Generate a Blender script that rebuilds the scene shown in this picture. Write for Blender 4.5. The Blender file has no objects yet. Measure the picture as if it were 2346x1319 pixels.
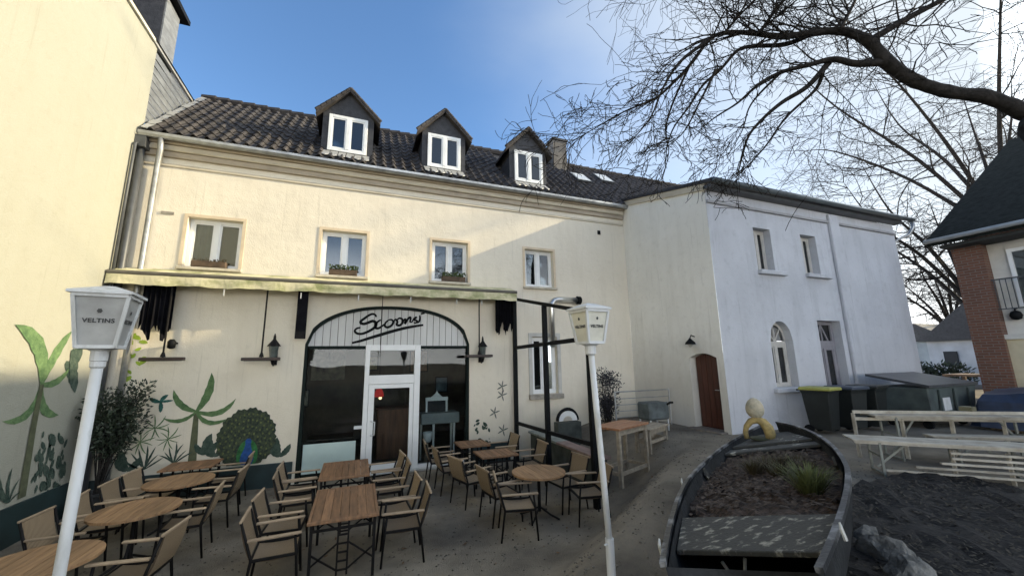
import bpy, bmesh, math, random
from mathutils import Vector, Matrix
R = math.radians
random.seed(7)
sc = bpy.context.scene
COL = sc.collection

# ------------------------------------------------------------------ camera, sky, sun, exposure
EYE = Vector((0.0, -10.64, 2.66))
PITCH, ROLL, YAW, FPX, IW, IH = R(10.6), R(0.96), R(21.5), 893.0, 2346.0, 1319.0
FW = Vector((math.sin(YAW)*math.cos(PITCH), math.cos(YAW)*math.cos(PITCH), math.sin(PITCH)))
_r = Vector((math.cos(YAW), -math.sin(YAW), 0)); _u = _r.cross(FW)
RT = _r*math.cos(ROLL) - _u*math.sin(ROLL); UP = _r*math.sin(ROLL) + _u*math.cos(ROLL)
cd = bpy.data.cameras.new('camera'); cam = bpy.data.objects.new('camera', cd); COL.objects.link(cam)
cd.sensor_width = 36; cd.lens = FPX/IW*36; cd.clip_start = 0.05; cd.clip_end = 3000
m = Matrix((RT, UP, -FW)).transposed().to_4x4(); m.translation = EYE
cam.matrix_world = m; sc.camera = cam

SUN_DIR = Vector((1.0, -0.235, 0.41)).normalized()          # towards the sun
w = bpy.data.worlds.new('World'); sc.world = w; w.use_nodes = True
nt = w.node_tree; nt.nodes.clear()
N = nt.nodes.new
sky = N('ShaderNodeTexSky'); sky.sky_type = 'NISHITA'; sky.sun_disc = False
sky.sun_elevation = math.asin(SUN_DIR.z); sky.sun_rotation = math.atan2(SUN_DIR.x, SUN_DIR.y)
sky.air_density = 1.0; sky.dust_density = 0.3; sky.ozone_density = 3.0
geo = N('ShaderNodeNewGeometry'); 
dot = N('ShaderNodeVectorMath'); dot.operation = 'DOT_PRODUCT'; dot.inputs[1].default_value = -SUN_DIR
nt.links.new(geo.outputs['Incoming'], dot.inputs[0])
sep = N('ShaderNodeSeparateXYZ'); nt.links.new(geo.outputs['Incoming'], sep.inputs[0])
sc3 = N('ShaderNodeVectorMath'); sc3.operation = 'MULTIPLY'; sc3.inputs[1].default_value = (1.0, 1.0, 2.4)
nt.links.new(geo.outputs['Incoming'], sc3.inputs[0])
noi = N('ShaderNodeTexNoise'); noi.inputs['Scale'].default_value = 2.0; noi.inputs['Detail'].default_value = 5; noi.inputs['Roughness'].default_value = 0.5
nt.links.new(sc3.outputs[0], noi.inputs['Vector'])
mm = N('ShaderNodeMath'); mm.operation = 'MULTIPLY_ADD'; mm.inputs[1].default_value = 0.34; nt.links.new(noi.outputs['Fac'], mm.inputs[0]); nt.links.new(dot.outputs['Value'], mm.inputs[2])
mr = N('ShaderNodeMapRange'); mr.interpolation_type = 'SMOOTHSTEP'
mr.inputs['From Min'].default_value = 0.36; mr.inputs['From Max'].default_value = 1.12; mr.inputs['To Max'].default_value = 0.94
nt.links.new(mm.outputs[0], mr.inputs['Value'])
mx = N('ShaderNodeMix'); mx.data_type = 'RGBA'; mx.inputs['B'].default_value = (5.0, 5.25, 5.4, 1)
hs_ = N('ShaderNodeHueSaturation'); hs_.inputs['Saturation'].default_value = 1.08; nt.links.new(sky.outputs[0], hs_.inputs['Color'])
hz = N('ShaderNodeMapRange'); hz.interpolation_type = 'SMOOTHSTEP'                # bright haze band round the horizon, added as fill light for the walls
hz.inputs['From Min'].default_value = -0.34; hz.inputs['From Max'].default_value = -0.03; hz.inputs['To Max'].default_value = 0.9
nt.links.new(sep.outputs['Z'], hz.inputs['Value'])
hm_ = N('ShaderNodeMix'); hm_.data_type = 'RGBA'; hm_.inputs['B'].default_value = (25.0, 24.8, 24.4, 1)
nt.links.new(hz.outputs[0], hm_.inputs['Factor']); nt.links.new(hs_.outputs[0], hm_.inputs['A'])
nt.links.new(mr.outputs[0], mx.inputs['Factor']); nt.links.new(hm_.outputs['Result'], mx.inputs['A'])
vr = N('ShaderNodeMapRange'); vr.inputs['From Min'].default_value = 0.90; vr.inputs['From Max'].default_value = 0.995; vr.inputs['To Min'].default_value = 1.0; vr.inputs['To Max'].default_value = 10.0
nt.links.new(dot.outputs['Value'], vr.inputs['Value'])                       # thin cloud brightens towards the sun, boosted there to lift the ambient
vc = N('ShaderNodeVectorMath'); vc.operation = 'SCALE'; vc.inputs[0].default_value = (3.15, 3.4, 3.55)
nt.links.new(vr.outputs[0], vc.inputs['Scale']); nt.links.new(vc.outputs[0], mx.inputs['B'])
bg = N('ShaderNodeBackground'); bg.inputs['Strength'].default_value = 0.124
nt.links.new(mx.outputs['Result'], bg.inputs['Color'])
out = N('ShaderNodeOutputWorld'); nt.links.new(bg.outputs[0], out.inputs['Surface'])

sl = bpy.data.lights.new('sun', 'SUN'); sl.energy = 3.3; sl.angle = R(0.5); sl.color = (1.0, 0.83, 0.53)
so = bpy.data.objects.new('sun', sl); COL.objects.link(so); so.rotation_euler = (-SUN_DIR).to_track_quat('-Z', 'Y').to_euler()
so.location = (20, -10, 20)
vs = sc.view_settings; vs.view_transform = 'Standard'; vs.look = 'None'; vs.exposure = 1.20; vs.gamma = 1.0; vs.use_curve_mapping = False
sc.render.engine = 'CYCLES'

# ------------------------------------------------------------------ survey: read a point of a known plane off the photograph
def _ray(px, py): return FW + RT*((px-IW/2)/FPX) - UP*((py-IH/2)/FPX)
def onX(px, py, X): d = _ray(px, py); return EYE + d*((X-EYE.x)/d.x)
def onY(px, py, Y): d = _ray(px, py); return EYE + d*((Y-EYE.y)/d.y)
def atdepth(px, py, t): return EYE + _ray(px, py)*t

# ------------------------------------------------------------------ materials
MATS = {}
def vary(t, oi, src, dst, amt):
    """each piece a little lighter or darker than its neighbours"""
    r = t.nodes.new('ShaderNodeMapRange'); r.inputs['To Min'].default_value = 1-amt; r.inputs['To Max'].default_value = 1+amt
    t.links.new(oi.outputs['Random'], r.inputs['Value']); h = t.nodes.new('ShaderNodeHueSaturation'); t.links.new(r.outputs[0], h.inputs['Value']); t.links.new(src, h.inputs['Color']); t.links.new(h.outputs[0], dst)
def mat(name, col, rough=0.7, var=0.12, scale=3.0, bump=0.0, bscale=60.0, metal=0.0, spec=0.5, col2=None, stretch=(1,1,1), detail=6, contrast=None, emit=None, rnd=0.0):
    if name in MATS: return MATS[name]
    M = bpy.data.materials.new(name); M.use_nodes = True; t = M.node_tree; b = t.nodes['Principled BSDF']
    b.inputs['Roughness'].default_value = rough; b.inputs['Metallic'].default_value = metal; b.inputs['Specular IOR Level'].default_value = spec
    tc = t.nodes.new('ShaderNodeTexCoord'); mp = t.nodes.new('ShaderNodeMapping'); mp.inputs['Scale'].default_value = stretch
    oi = t.nodes.new('ShaderNodeObjectInfo'); ad = t.nodes.new('ShaderNodeVectorMath'); ad.operation = 'ADD'
    sc_ = t.nodes.new('ShaderNodeVectorMath'); sc_.operation = 'SCALE'; sc_.inputs['Scale'].default_value = 1.0
    t.links.new(oi.outputs['Location'], sc_.inputs[0])
    t.links.new(tc.outputs['Object'], ad.inputs[0]); t.links.new(sc_.outputs[0], ad.inputs[1]); t.links.new(ad.outputs[0], mp.inputs['Vector'])
    n = t.nodes.new('ShaderNodeTexNoise'); n.inputs['Scale'].default_value = scale; n.inputs['Detail'].default_value = detail; n.inputs['Roughness'].default_value = 0.6
    t.links.new(mp.outputs[0], n.inputs['Vector'])
    rp = t.nodes.new('ShaderNodeValToRGB'); lo, hi = contrast or (0.3, 0.7)
    rp.color_ramp.elements[0].position = lo; rp.color_ramp.elements[1].position = hi
    c2 = col2 or tuple(max(0, c*(1-2*var)) for c in col)
    c1 = col if col2 else tuple(min(1, c*(1+var*0.6)) for c in col)
    rp.color_ramp.elements[0].color = (*c2, 1); rp.color_ramp.elements[1].color = (*c1, 1)
    t.links.new(n.outputs['Fac'], rp.inputs['Fac']); t.links.new(rp.outputs['Color'], b.inputs['Base Color'])
    if rnd: vary(t, oi, rp.outputs['Color'], b.inputs['Base Color'], rnd)
    if bump:
        n2 = t.nodes.new('ShaderNodeTexNoise'); n2.inputs['Scale'].default_value = bscale; n2.inputs['Detail'].default_value = 4
        t.links.new(mp.outputs[0], n2.inputs['Vector'])
        bp = t.nodes.new('ShaderNodeBump'); bp.inputs['Strength'].default_value = bump; bp.inputs['Distance'].default_value = 0.02
        t.links.new(n2.outputs['Fac'], bp.inputs['Height']); t.links.new(bp.outputs[0], b.inputs['Normal'])
    if emit:
        b.inputs['Emission Color'].default_value = (*emit[0], 1); b.inputs['Emission Strength'].default_value = emit[1]
    MATS[name] = M; return M

def stucco(name, col, stain, amount=0.5, low=0.0, low_col=None, lowz=(0.9, 2.2)):
    """rendered wall: broad tone, vertical run-off streaks, optional splash dirt with its own ragged edge at the foot"""
    M = bpy.data.materials.new(name); M.use_nodes = True; t = M.node_tree; b = t.nodes['Principled BSDF']
    b.inputs['Roughness'].default_value = 0.92; b.inputs['Specular IOR Level'].default_value = 0.15
    tc = t.nodes.new('ShaderNodeTexCoord')
    def noise(scale, st, det=5):
        mp = t.nodes.new('ShaderNodeMapping'); mp.inputs['Scale'].default_value = st; t.links.new(tc.outputs['Object'], mp.inputs['Vector'])
        n = t.nodes.new('ShaderNodeTexNoise'); n.inputs['Scale'].default_value = scale; n.inputs['Detail'].default_value = det; n.inputs['Roughness'].default_value = 0.6
        t.links.new(mp.outputs[0], n.inputs['Vector']); return n
    def ramp(src, lo, hi, mx_=1.0):
        r = t.nodes.new('ShaderNodeMapRange'); r.inputs['From Min'].default_value = lo; r.inputs['From Max'].default_value = hi; r.inputs['To Max'].default_value = mx_
        t.links.new(src, r.inputs['Value']); return r
    def mix(f, a, bcol):
        x = t.nodes.new('ShaderNodeMix'); x.data_type = 'RGBA'; t.links.new(f, x.inputs['Factor'])
        if isinstance(a, tuple): x.inputs['A'].default_value = (*a, 1)
        else: t.links.new(a, x.inputs['A'])
        x.inputs['B'].default_value = (*bcol, 1); return x.outputs['Result']
    n1 = noise(0.7, (1, 1, 1)); n2 = noise(2.2, (1, 1, 0.18)); n3 = noise(5.0, (1, 1, 1))
    c = mix(ramp(n1.outputs['Fac'], 0.38, 0.72, 0.45*amount).outputs[0], col, stain)
    c = mix(ramp(n2.outputs['Fac'], 0.50, 0.78, 0.55*amount).outputs[0], c, stain)
    c = mix(ramp(n3.outputs['Fac'], 0.56, 0.74, 0.35*amount).outputs[0], c, tuple(x*0.86 for x in stain))
    n4 = noise(11.0, (1, 1, 0.05), 3); n5 = noise(60.0, (1, 1, 1), 2)
    c = mix(ramp(n4.outputs['Fac'], 0.60, 0.74, 0.45*amount).outputs[0], c, tuple(x*0.72 for x in stain))
    c = mix(ramp(n5.outputs['Fac'], 0.45, 0.75, 0.30).outputs[0], c, tuple(x*0.90 for x in stain))
    if low:
        sp = t.nodes.new('ShaderNodeSeparateXYZ'); t.links.new(tc.outputs['Object'], sp.inputs[0])
        ad = t.nodes.new('ShaderNodeMath'); ad.operation = 'MULTIPLY_ADD'; ad.inputs[1].default_value = 1.6
        t.links.new(n3.outputs['Fac'], ad.inputs[0]); t.links.new(sp.outputs['Z'], ad.inputs[2])
        c = mix(ramp(ad.outputs[0], lowz[1]+0.8, lowz[0]+0.6, low).outputs[0], c, low_col)
    t.links.new(c, b.inputs['Base Color'])
    nb = noise(38, (1, 1, 1), 3); nb2 = noise(3.5, (1, 1, 1), 3)
    s = t.nodes.new('ShaderNodeMath'); s.operation = 'MULTIPLY_ADD'; s.inputs[1].default_value = 2.5
    t.links.new(nb2.outputs['Fac'], s.inputs[0]); t.links.new(nb.outputs['Fac'], s.inputs[2])
    bp = t.nodes.new('ShaderNodeBump'); bp.inputs['Strength'].default_value = 0.35; bp.inputs['Distance'].default_value = 0.014
    t.links.new(s.outputs[0], bp.inputs['Height']); t.links.new(bp.outputs[0], b.inputs['Normal'])
    MATS[name] = M; return M

def glass(name, tint=(0.75, 0.8, 0.8), ior=1.7, rough=0.015):
    M = bpy.data.materials.new(name); M.use_nodes = True; t = M.node_tree; t.nodes.clear()
    tr = t.nodes.new('ShaderNodeBsdfTransparent'); tr.inputs['Color'].default_value = (*tint, 1)
    gl = t.nodes.new('ShaderNodeBsdfGlossy'); gl.inputs['Roughness'].default_value = rough
    fr = t.nodes.new('ShaderNodeFresnel'); fr.inputs['IOR'].default_value = ior
    tc = t.nodes.new('ShaderNodeTexCoord'); n = t.nodes.new('ShaderNodeTexNoise'); n.inputs['Scale'].default_value = 1.3; n.inputs['Detail'].default_value = 1
    t.links.new(tc.outputs['Object'], n.inputs['Vector'])
    bp = t.nodes.new('ShaderNodeBump'); bp.inputs['Strength'].default_value = 0.05; bp.inputs['Distance'].default_value = 0.05
    t.links.new(n.outputs['Fac'], bp.inputs['Height']); t.links.new(bp.outputs[0], gl.inputs['Normal'])
    mxs = t.nodes.new('ShaderNodeMixShader'); o = t.nodes.new('ShaderNodeOutputMaterial')
    t.links.new(fr.outputs[0], mxs.inputs[0]); t.links.new(tr.outputs[0], mxs.inputs[1]); t.links.new(gl.outputs[0], mxs.inputs[2]); t.links.new(mxs.outputs[0], o.inputs['Surface'])
    MATS[name] = M; return M

CREAM = stucco('cream_render', (0.78, 0.72, 0.60), (0.62, 0.56, 0.45), 0.8, 0.35, (0.50, 0.44, 0.33))
YELLOW = stucco('yellow_render', (0.335, 0.335, 0.285), (0.295, 0.285, 0.23), 0.6)
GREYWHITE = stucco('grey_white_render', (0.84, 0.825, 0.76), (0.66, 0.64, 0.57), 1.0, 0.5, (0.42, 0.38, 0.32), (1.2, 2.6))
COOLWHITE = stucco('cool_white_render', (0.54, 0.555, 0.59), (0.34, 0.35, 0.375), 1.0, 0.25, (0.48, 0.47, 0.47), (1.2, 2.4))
TAUPE = mat('taupe_moulding', (0.42, 0.355, 0.27), 0.85, 0.12, 1.5, 0.1)
TEAL = mat('dark_teal_plinth', (0.018, 0.038, 0.040), 0.6, 0.2, 2)
TILE = mat('weathered_black_tile', (0.074, 0.066, 0.062), 0.72, 0.2, 5, 0.25, 40, col2=(0.030, 0.028, 0.029), spec=0.2, rnd=.30)
SLATE = mat('dark_slate', (0.040, 0.040, 0.044), 0.55, 0.25, 8, 0.35, 25, spec=0.4)
SLATEG = mat('grey_slate_cladding', (0.17, 0.18, 0.19), 0.6, 0.2, 3, 0.3, 12, stretch=(1, 1, 3))
LEAD = mat('pale_lead_flashing', (0.36, 0.36, 0.35), 0.55, 0.15, 3, metal=0.2)
ZINC = mat('zinc_pipe', (0.42, 0.43, 0.43), 0.42, 0.2, 4, metal=0.7)
DKPIPE = mat('dark_grey_pipe', (0.07, 0.075, 0.08), 0.45, 0.2, 4)
WFRAME = mat('white_upvc', (0.78, 0.79, 0.78), 0.35, 0.05, 2)
PANE = glass('window_glass', (0.62, 0.68, 0.70), 2.1)
SHOPG = glass('shop_glass', (0.80, 0.84, 0.84), 1.40)
CURT = mat('curtain', (0.52, 0.49, 0.42), 0.9, 0.1, 6)
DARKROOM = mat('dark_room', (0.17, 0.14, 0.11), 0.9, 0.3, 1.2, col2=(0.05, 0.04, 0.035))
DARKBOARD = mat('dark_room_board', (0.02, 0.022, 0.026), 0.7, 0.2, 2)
BLACK = mat('black_steel', (0.008, 0.009, 0.010), 0.6, 0.2, 4, spec=0.12)
BLACKG = mat('green_black_frame', (0.009, 0.016, 0.014), 0.6, 0.2, 4, spec=0.12)
BOARDW = mat('white_boarding', (0.64, 0.64, 0.62), 0.7, 0.1, 2, 0.1, 30, stretch=(1, 1, .2))
AWN = mat('stained_cream_canvas', (0.62, 0.57, 0.38), 0.85, 0.2, 2.6, 0.15, 80, col2=(0.22, 0.24, 0.10), contrast=(0.32, 0.58), stretch=(1, 1, 1.6), detail=9)
AWNBAR = mat('awning_bar', (0.11, 0.10, 0.08), 0.6, 0.2, 3)
CURTD = mat('dark_side_curtain', (0.010, 0.010, 0.013), 0.9, 0.25, 5, spec=0.05)
TEAK = mat('oiled_teak', (0.30, 0.165, 0.085), 0.6, 0.2, 3, 0.12, 12, col2=(0.13, 0.075, 0.042), stretch=(9, .8, 2), spec=0.35, rnd=.22)
TEAKL = mat('pale_teak', (0.34, 0.205, 0.105), 0.6, 0.2, 3, 0.12, 12, col2=(0.18, 0.105, 0.055), stretch=(9, .8, 2), spec=0.35, rnd=.22)
ARMW = mat('bleached_armrest', (0.36, 0.27, 0.18), 0.6, 0.15, 8, rnd=.2)
IRON = mat('dark_iron', (0.012, 0.011, 0.011), 0.6, 0.2, 6, spec=0.15)
PAINTW = mat('white_paint', (0.60, 0.61, 0.61), 0.42, 0.12, 5, 0.15, 25, col2=(0.40, 0.40, 0.37), contrast=(.30, .48), stretch=(1, 1, .35))
LAMPP = mat('lantern_panel', (0.40, 0.40, 0.385), 0.5, 0.14, 4)
LAMPT = mat('lantern_print', (0.05, 0.05, 0.05), 0.6, 0.1)
LEAFP = mat('mural_leaf_green', (0.15, 0.24, 0.10), 0.95, 0.25, 9, 0.5, 40, col2=(0.045, 0.10, 0.04), contrast=(.30, .70), detail=12)
LEAFD = mat('mural_leaf_dark', (0.075, 0.105, 0.08), 0.95, 0.25, 10, 0.5, 40, col2=(0.018, 0.04, 0.03), contrast=(.35, .72), detail=12)
STEMP = mat('mural_stem', (0.10, 0.11, 0.06), 0.9, 0.2, 8)
LIME = mat('mural_lime', (0.32, 0.46, 0.05), 0.9, 0.2, 8)
MWHITE = mat('mural_white', (0.62, 0.62, 0.58), 0.9, 0.1, 3)
DARKWOOD = mat('red_brown_door', (0.085, 0.027, 0.015), 0.45, 0.25, 3, 0.1, 40, stretch=(4, 4, .4))
BRICK = None
WOODG = mat('weathered_grey_wood', (0.33, 0.28, 0.21), 0.75, 0.2, 6, 0.15, 40, stretch=(2, 2, 2))
BENCHW = mat('bleached_bench_wood', (0.46, 0.40, 0.30), 0.65, 0.2, 5, 0.1, 50, stretch=(1, 6, 1))
SOIL = mat('dark_soil', (0.035, 0.024, 0.017), 0.95, 0.4, 14, 0.8, 30)
BARK = mat('dark_bark', (0.040, 0.036, 0.033), 0.95, 0.3, 10, 1.0, 22, col2=(0.014, 0.013, 0.012), spec=0.1)

# ------------------------------------------------------------------ mesh builder
class MB:
    def __init__(s): s.v = []; s.f = []
    def box(s, a, b, rot=None):
        x0, y0, z0 = a; x1, y1, z1 = b; i = len(s.v)
        s.v += [Vector(p) for p in ((x0,y0,z0),(x1,y0,z0),(x1,y1,z0),(x0,y1,z0),(x0,y0,z1),(x1,y0,z1),(x1,y1,z1),(x0,y1,z1))]
        s.f += [[i+k for k in q] for q in ((0,3,2,1),(4,5,6,7),(0,1,5,4),(1,2,6,5),(2,3,7,6),(3,0,4,7))]; return s
    def bar(s, p, q, w, h, up=(0,0,1)):
        p = Vector(p); q = Vector(q); d = (q-p).normalized(); u = Vector(up)
        if abs(d.dot(u)) > 0.97: u = Vector((0,1,0))
        r = d.cross(u).normalized(); u = r.cross(d); i = len(s.v)
        for c in (p, q):
            for a, b in ((-1,-1),(1,-1),(1,1),(-1,1)): s.v.append(c + r*(a*w/2) + u*(b*h/2))
        s.f += [[i+k for k in f] for f in ((0,1,2,3),(7,6,5,4),(0,4,5,1),(1,5,6,2),(2,6,7,3),(3,7,4,0))]; return s
    def tube(s, pts, rad, n=8, cap=True):
        pts = [Vector(p) for p in pts]; rs = rad if isinstance(rad, (list, tuple)) else [rad]*len(pts)
        i0 = len(s.v); prev = None
        for k, p in enumerate(pts):
            d = (pts[min(k+1, len(pts)-1)] - pts[max(k-1, 0)])
            d = d.normalized() if d.length > 1e-9 else Vector((0,0,1))
            if prev is None:
                a = Vector((0,0,1)) if abs(d.z) < 0.9 else Vector((1,0,0)); u = d.cross(a).normalized()
            else:
                u = prev - d*prev.dot(d)
                u = u.normalized() if u.length > 1e-6 else d.orthogonal().normalized()
            prev = u; v2 = d.cross(u)
            for j in range(n):
                an = 2*math.pi*j/n; s.v.append(p + (u*math.cos(an) + v2*math.sin(an))*rs[k])
        for k in range(len(pts)-1):
            for j in range(n):
                a = i0+k*n+j; b = i0+k*n+(j+1) % n; s.f.append([a, b, b+n, a+n])
        if cap:
            s.f.append([i0+j for j in range(n)][::-1]); e = i0+(len(pts)-1)*n; s.f.append([e+j for j in range(n)])
        return s
    def lathe(s, prof, c=(0,0,0), n=20):
        c = Vector(c); i0 = len(s.v)
        for r, z in prof:
            for j in range(n):
                a = 2*math.pi*j/n; s.v.append(c + Vector((r*math.cos(a), r*math.sin(a), z)))
        for k in range(len(prof)-1):
            for j in range(n):
                a = i0+k*n+j; b = i0+k*n+(j+1) % n; s.f.append([a, b, b+n, a+n])
        s.f.append([i0+j for j in range(n)][::-1]); e = i0+(len(prof)-1)*n; s.f.append([e+j for j in range(n)]); return s
    def prism(s, poly, off):
        """poly: list of 3-D points, extruded by off"""
        off = Vector(off); i = len(s.v); n = len(poly)
        s.v += [Vector(p) for p in poly] + [Vector(p)+off for p in poly]
        s.f.append([i+k for k in range(n)][::-1]); s.f.append([i+n+k for k in range(n)])
        for k in range(n): a = i+k; b = i+(k+1) % n; s.f.append([a, b, b+n, a+n])
        return s
    def quad(s, *p):
        i = len(s.v); s.v += [Vector(q) for q in p]; s.f.append(list(range(i, i+len(p)))); return s
    def strip(s, left, right, close=False):
        i = len(s.v); n = len(left)
        for a, b in zip(left, right): s.v += [Vector(a), Vector(b)]
        for k in range(n-1): a = i+2*k; s.f.append([a, a+1, a+3, a+2])
        return s
    def build(s, name, material, parent=None, loc=None, smooth=False, bevel=0.0, recalc=True):
        o_ = Vector(loc) if loc is not None else (parent_world(parent) if parent else Vector((0,0,0)))
        me = bpy.data.meshes.new(name); me.from_pydata([tuple(p - o_) for p in s.v], [], s.f)
        if recalc or bevel:
            bm = bmesh.new(); bm.from_mesh(me)
            if recalc: bmesh.ops.recalc_face_normals(bm, faces=bm.faces)
            if bevel: bmesh.ops.bevel(bm, geom=list(bm.edges), offset=bevel, segments=1, affect='EDGES', clamp_overlap=True)
            bm.to_mesh(me); bm.free()
        if smooth: me.polygons.foreach_set('use_smooth', [True]*len(me.polygons)); 
        me.materials.append(material)
        ob = bpy.data.objects.new(name, me); COL.objects.link(ob)
        if parent: ob.parent = parent
        else: ob.location = o_
        return ob
def parent_world(p):
    v = Vector((0,0,0))
    while p: v += Vector(p.location); p = p.parent
    return v
def tag(o, label=None, cat=None, group=None, kind=None):
    if label: o['label'] = label
    if cat: o['category'] = cat
    if group: o['group'] = group
    if kind: o['kind'] = kind
    return o
def thing(name, label, cat, loc=(0,0,0), group=None, rz=0.0):
    o = bpy.data.objects.new(name, None); COL.objects.link(o); o.location = loc; o.rotation_euler = (0, 0, rz); o.empty_display_size = 0.2
    return tag(o, label, cat, group)
def copy_tree(o, parent=None):
    c = o.copy(); COL.objects.link(c); c.parent = parent
    for ch in o.children: copy_tree(ch, c)
    return c
def place(proto, loc, rz, label, flag=[]):
    o = proto if proto not in flag else copy_tree(proto)
    flag.append(proto); o.location = loc; o.rotation_euler = (0, 0, rz); o['label'] = label; return o
def box(name, a, b, material, parent=None, loc=None, bevel=0.0): return MB().box(a, b).build(name, material, parent, loc, bevel=bevel)

def smooth01(t): t = max(0.0, min(1.0, t)); return t*t*(3-2*t)
def ground_z(x, y):
    u = 0.6*x - 0.8*y
    return 0.85*max(smooth01((u-5.9)/1.3), smooth01((x-4.5)/2.4) if y > -9 else 0)

# wall panel in the XZ plane (or YZ) with rectangular holes; depth towards +d
def wall_holes(x0, x1, z0, z1, holes, f, depth):
    """f(x,z,d) -> point; holes: (xa,xb,za,zb). returns MB with face plus reveals"""
    b = MB(); xs = sorted({x0, x1, *[h[0] for h in holes], *[h[1] for h in holes]}); zs = sorted({z0, z1, *[h[2] for h in holes], *[h[3] for h in holes]})
    for i in range(len(xs)-1):
        for j in range(len(zs)-1):
            cx, cz = (xs[i]+xs[i+1])/2, (zs[j]+zs[j+1])/2
            if any(h[0] < cx < h[1] and h[2] < cz < h[3] for h in holes): continue
            b.quad(f(xs[i], zs[j], 0), f(xs[i+1], zs[j], 0), f(xs[i+1], zs[j+1], 0), f(xs[i], zs[j+1], 0))
    for (a, c, d, e) in holes:
        b.quad(f(a, d, 0), f(a, e, 0), f(a, e, depth), f(a, d, depth)); b.quad(f(c, e, 0), f(c, d, 0), f(c, d, depth), f(c, e, depth))
        b.quad(f(a, e, 0), f(c, e, 0), f(c, e, depth), f(a, e, depth)); b.quad(f(c, d, 0), f(a, d, 0), f(a, d, depth), f(c, d, depth))
    return b

# ------------------------------------------------------------------ ground
gb = MB(); xs = [-60, -30, -12] + [-8+0.4*i for i in range(61)] + [20, 30, 45, 80, 160, 400]
ys = [-300, -120, -60, -30, -20] + [-14+0.4*i for i in range(38)] + [4, 10, 25, 60, 160, 400]
for y in ys:
    for x in xs: gb.v.append(Vector((x, y, ground_z(x, y) + 0.012*math.sin(x*1.7+y*2.3)*math.sin(y*1.1-x*.6)*(1 if abs(x) < 25 else 0))))
for j in range(len(ys)-1):
    for i in range(len(xs)-1):
        a = j*len(xs)+i; gb.f.append([a, a+1, a+1+len(xs), a+len(xs)])
GROUND = mat('trodden_earth_paving', (0.275, 0.242, 0.19), 0.9, 0.2, 0.9, 0.9, 55, col2=(0.125, 0.110, 0.088), spec=0.15, contrast=(.34, .68), detail=14)
tag(gb.build('ground', GROUND, smooth=True, recalc=False), kind='structure')

# ------------------------------------------------------------------ cafe building
cafe = thing('cafe_building', 'cream two-storey house with dark tiled roof, dormers and arched shopfront', 'building', (0, 0, 0))
WX = [(-3.79, -2.72), (-1.00, 0.07), (1.80, 2.83), (4.63, 5.60)]; WZ = (4.87, 6.05)
XL, XR = -4.80, 8.40
AX0, AX1, ASP, ATOP = -1.19, 2.89, 3.14, 4.13
def arch_z(x):
    c = (AX0+AX1)/2; hw = (AX1-AX0)/2; t = (x-c)/hw
    return ASP + (ATOP-ASP)*math.sqrt(max(0.0, 1-abs(t)**2.3))
fy = lambda x, z, d: (x, d, z)
holes = [(a, b, *WZ) for a, b in WX] + [(AX0, AX1, 0.0, ATOP), (4.79, 5.62, 1.70, 3.36)]
wb = wall_holes(XL, XR, -0.3, 7.62, holes, fy, 0.22)
NA = 28
for i in range(NA):
    xa = AX0+(AX1-AX0)*i/NA; xb = AX0+(AX1-AX0)*(i+1)/NA
    wb.quad((xa, 0, arch_z(xa)), (xb, 0, arch_z(xb)), (xb, 0, ATOP), (xa, 0, ATOP))
    wb.quad((xa, 0, arch_z(xa)), (xa, .22, arch_z(xa)), (xb, .22, arch_z(xb)), (xb, 0, arch_z(xb)))
wb.quad((XR, 0, 7.6), (16.9, 0, 7.6), (16.9, 0, 7.2), (XR, 0, 7.2))
wb.build('wall', CREAM, cafe, recalc=False)
# mouldings under the eaves, each 3 mm clear of the next
box('cornice', (XL, -0.07, 7.42), (XR-0.02, -0.001, 7.56), TAUPE, cafe, bevel=0.015)
box('cornice', (XL, -0.12, 7.563), (XR-0.02, -0.002, 7.70), mat('pale_moulding', (0.56, 0.50, 0.39), 0.85, 0.1, 2), cafe, bevel=0.02)
box('cornice', (XL, -0.17, 7.703), (XR-0.02, -0.003, 7.80), TAUPE, cafe, bevel=0.02)
box('frieze', (XL, -0.03, 7.20), (XR-0.02, -0.001, 7.28), mat('pale_moulding', (0.5,0.43,0.31)), cafe, bevel=0.012)
for a, b in ((XL+0.05, AX0-0.06), (AX1+0.06, 4.05)):
    box('plinth', (a, -0.05, -0.02), (b, -0.002, 0.50), TEAL, cafe, bevel=0.008)

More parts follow.
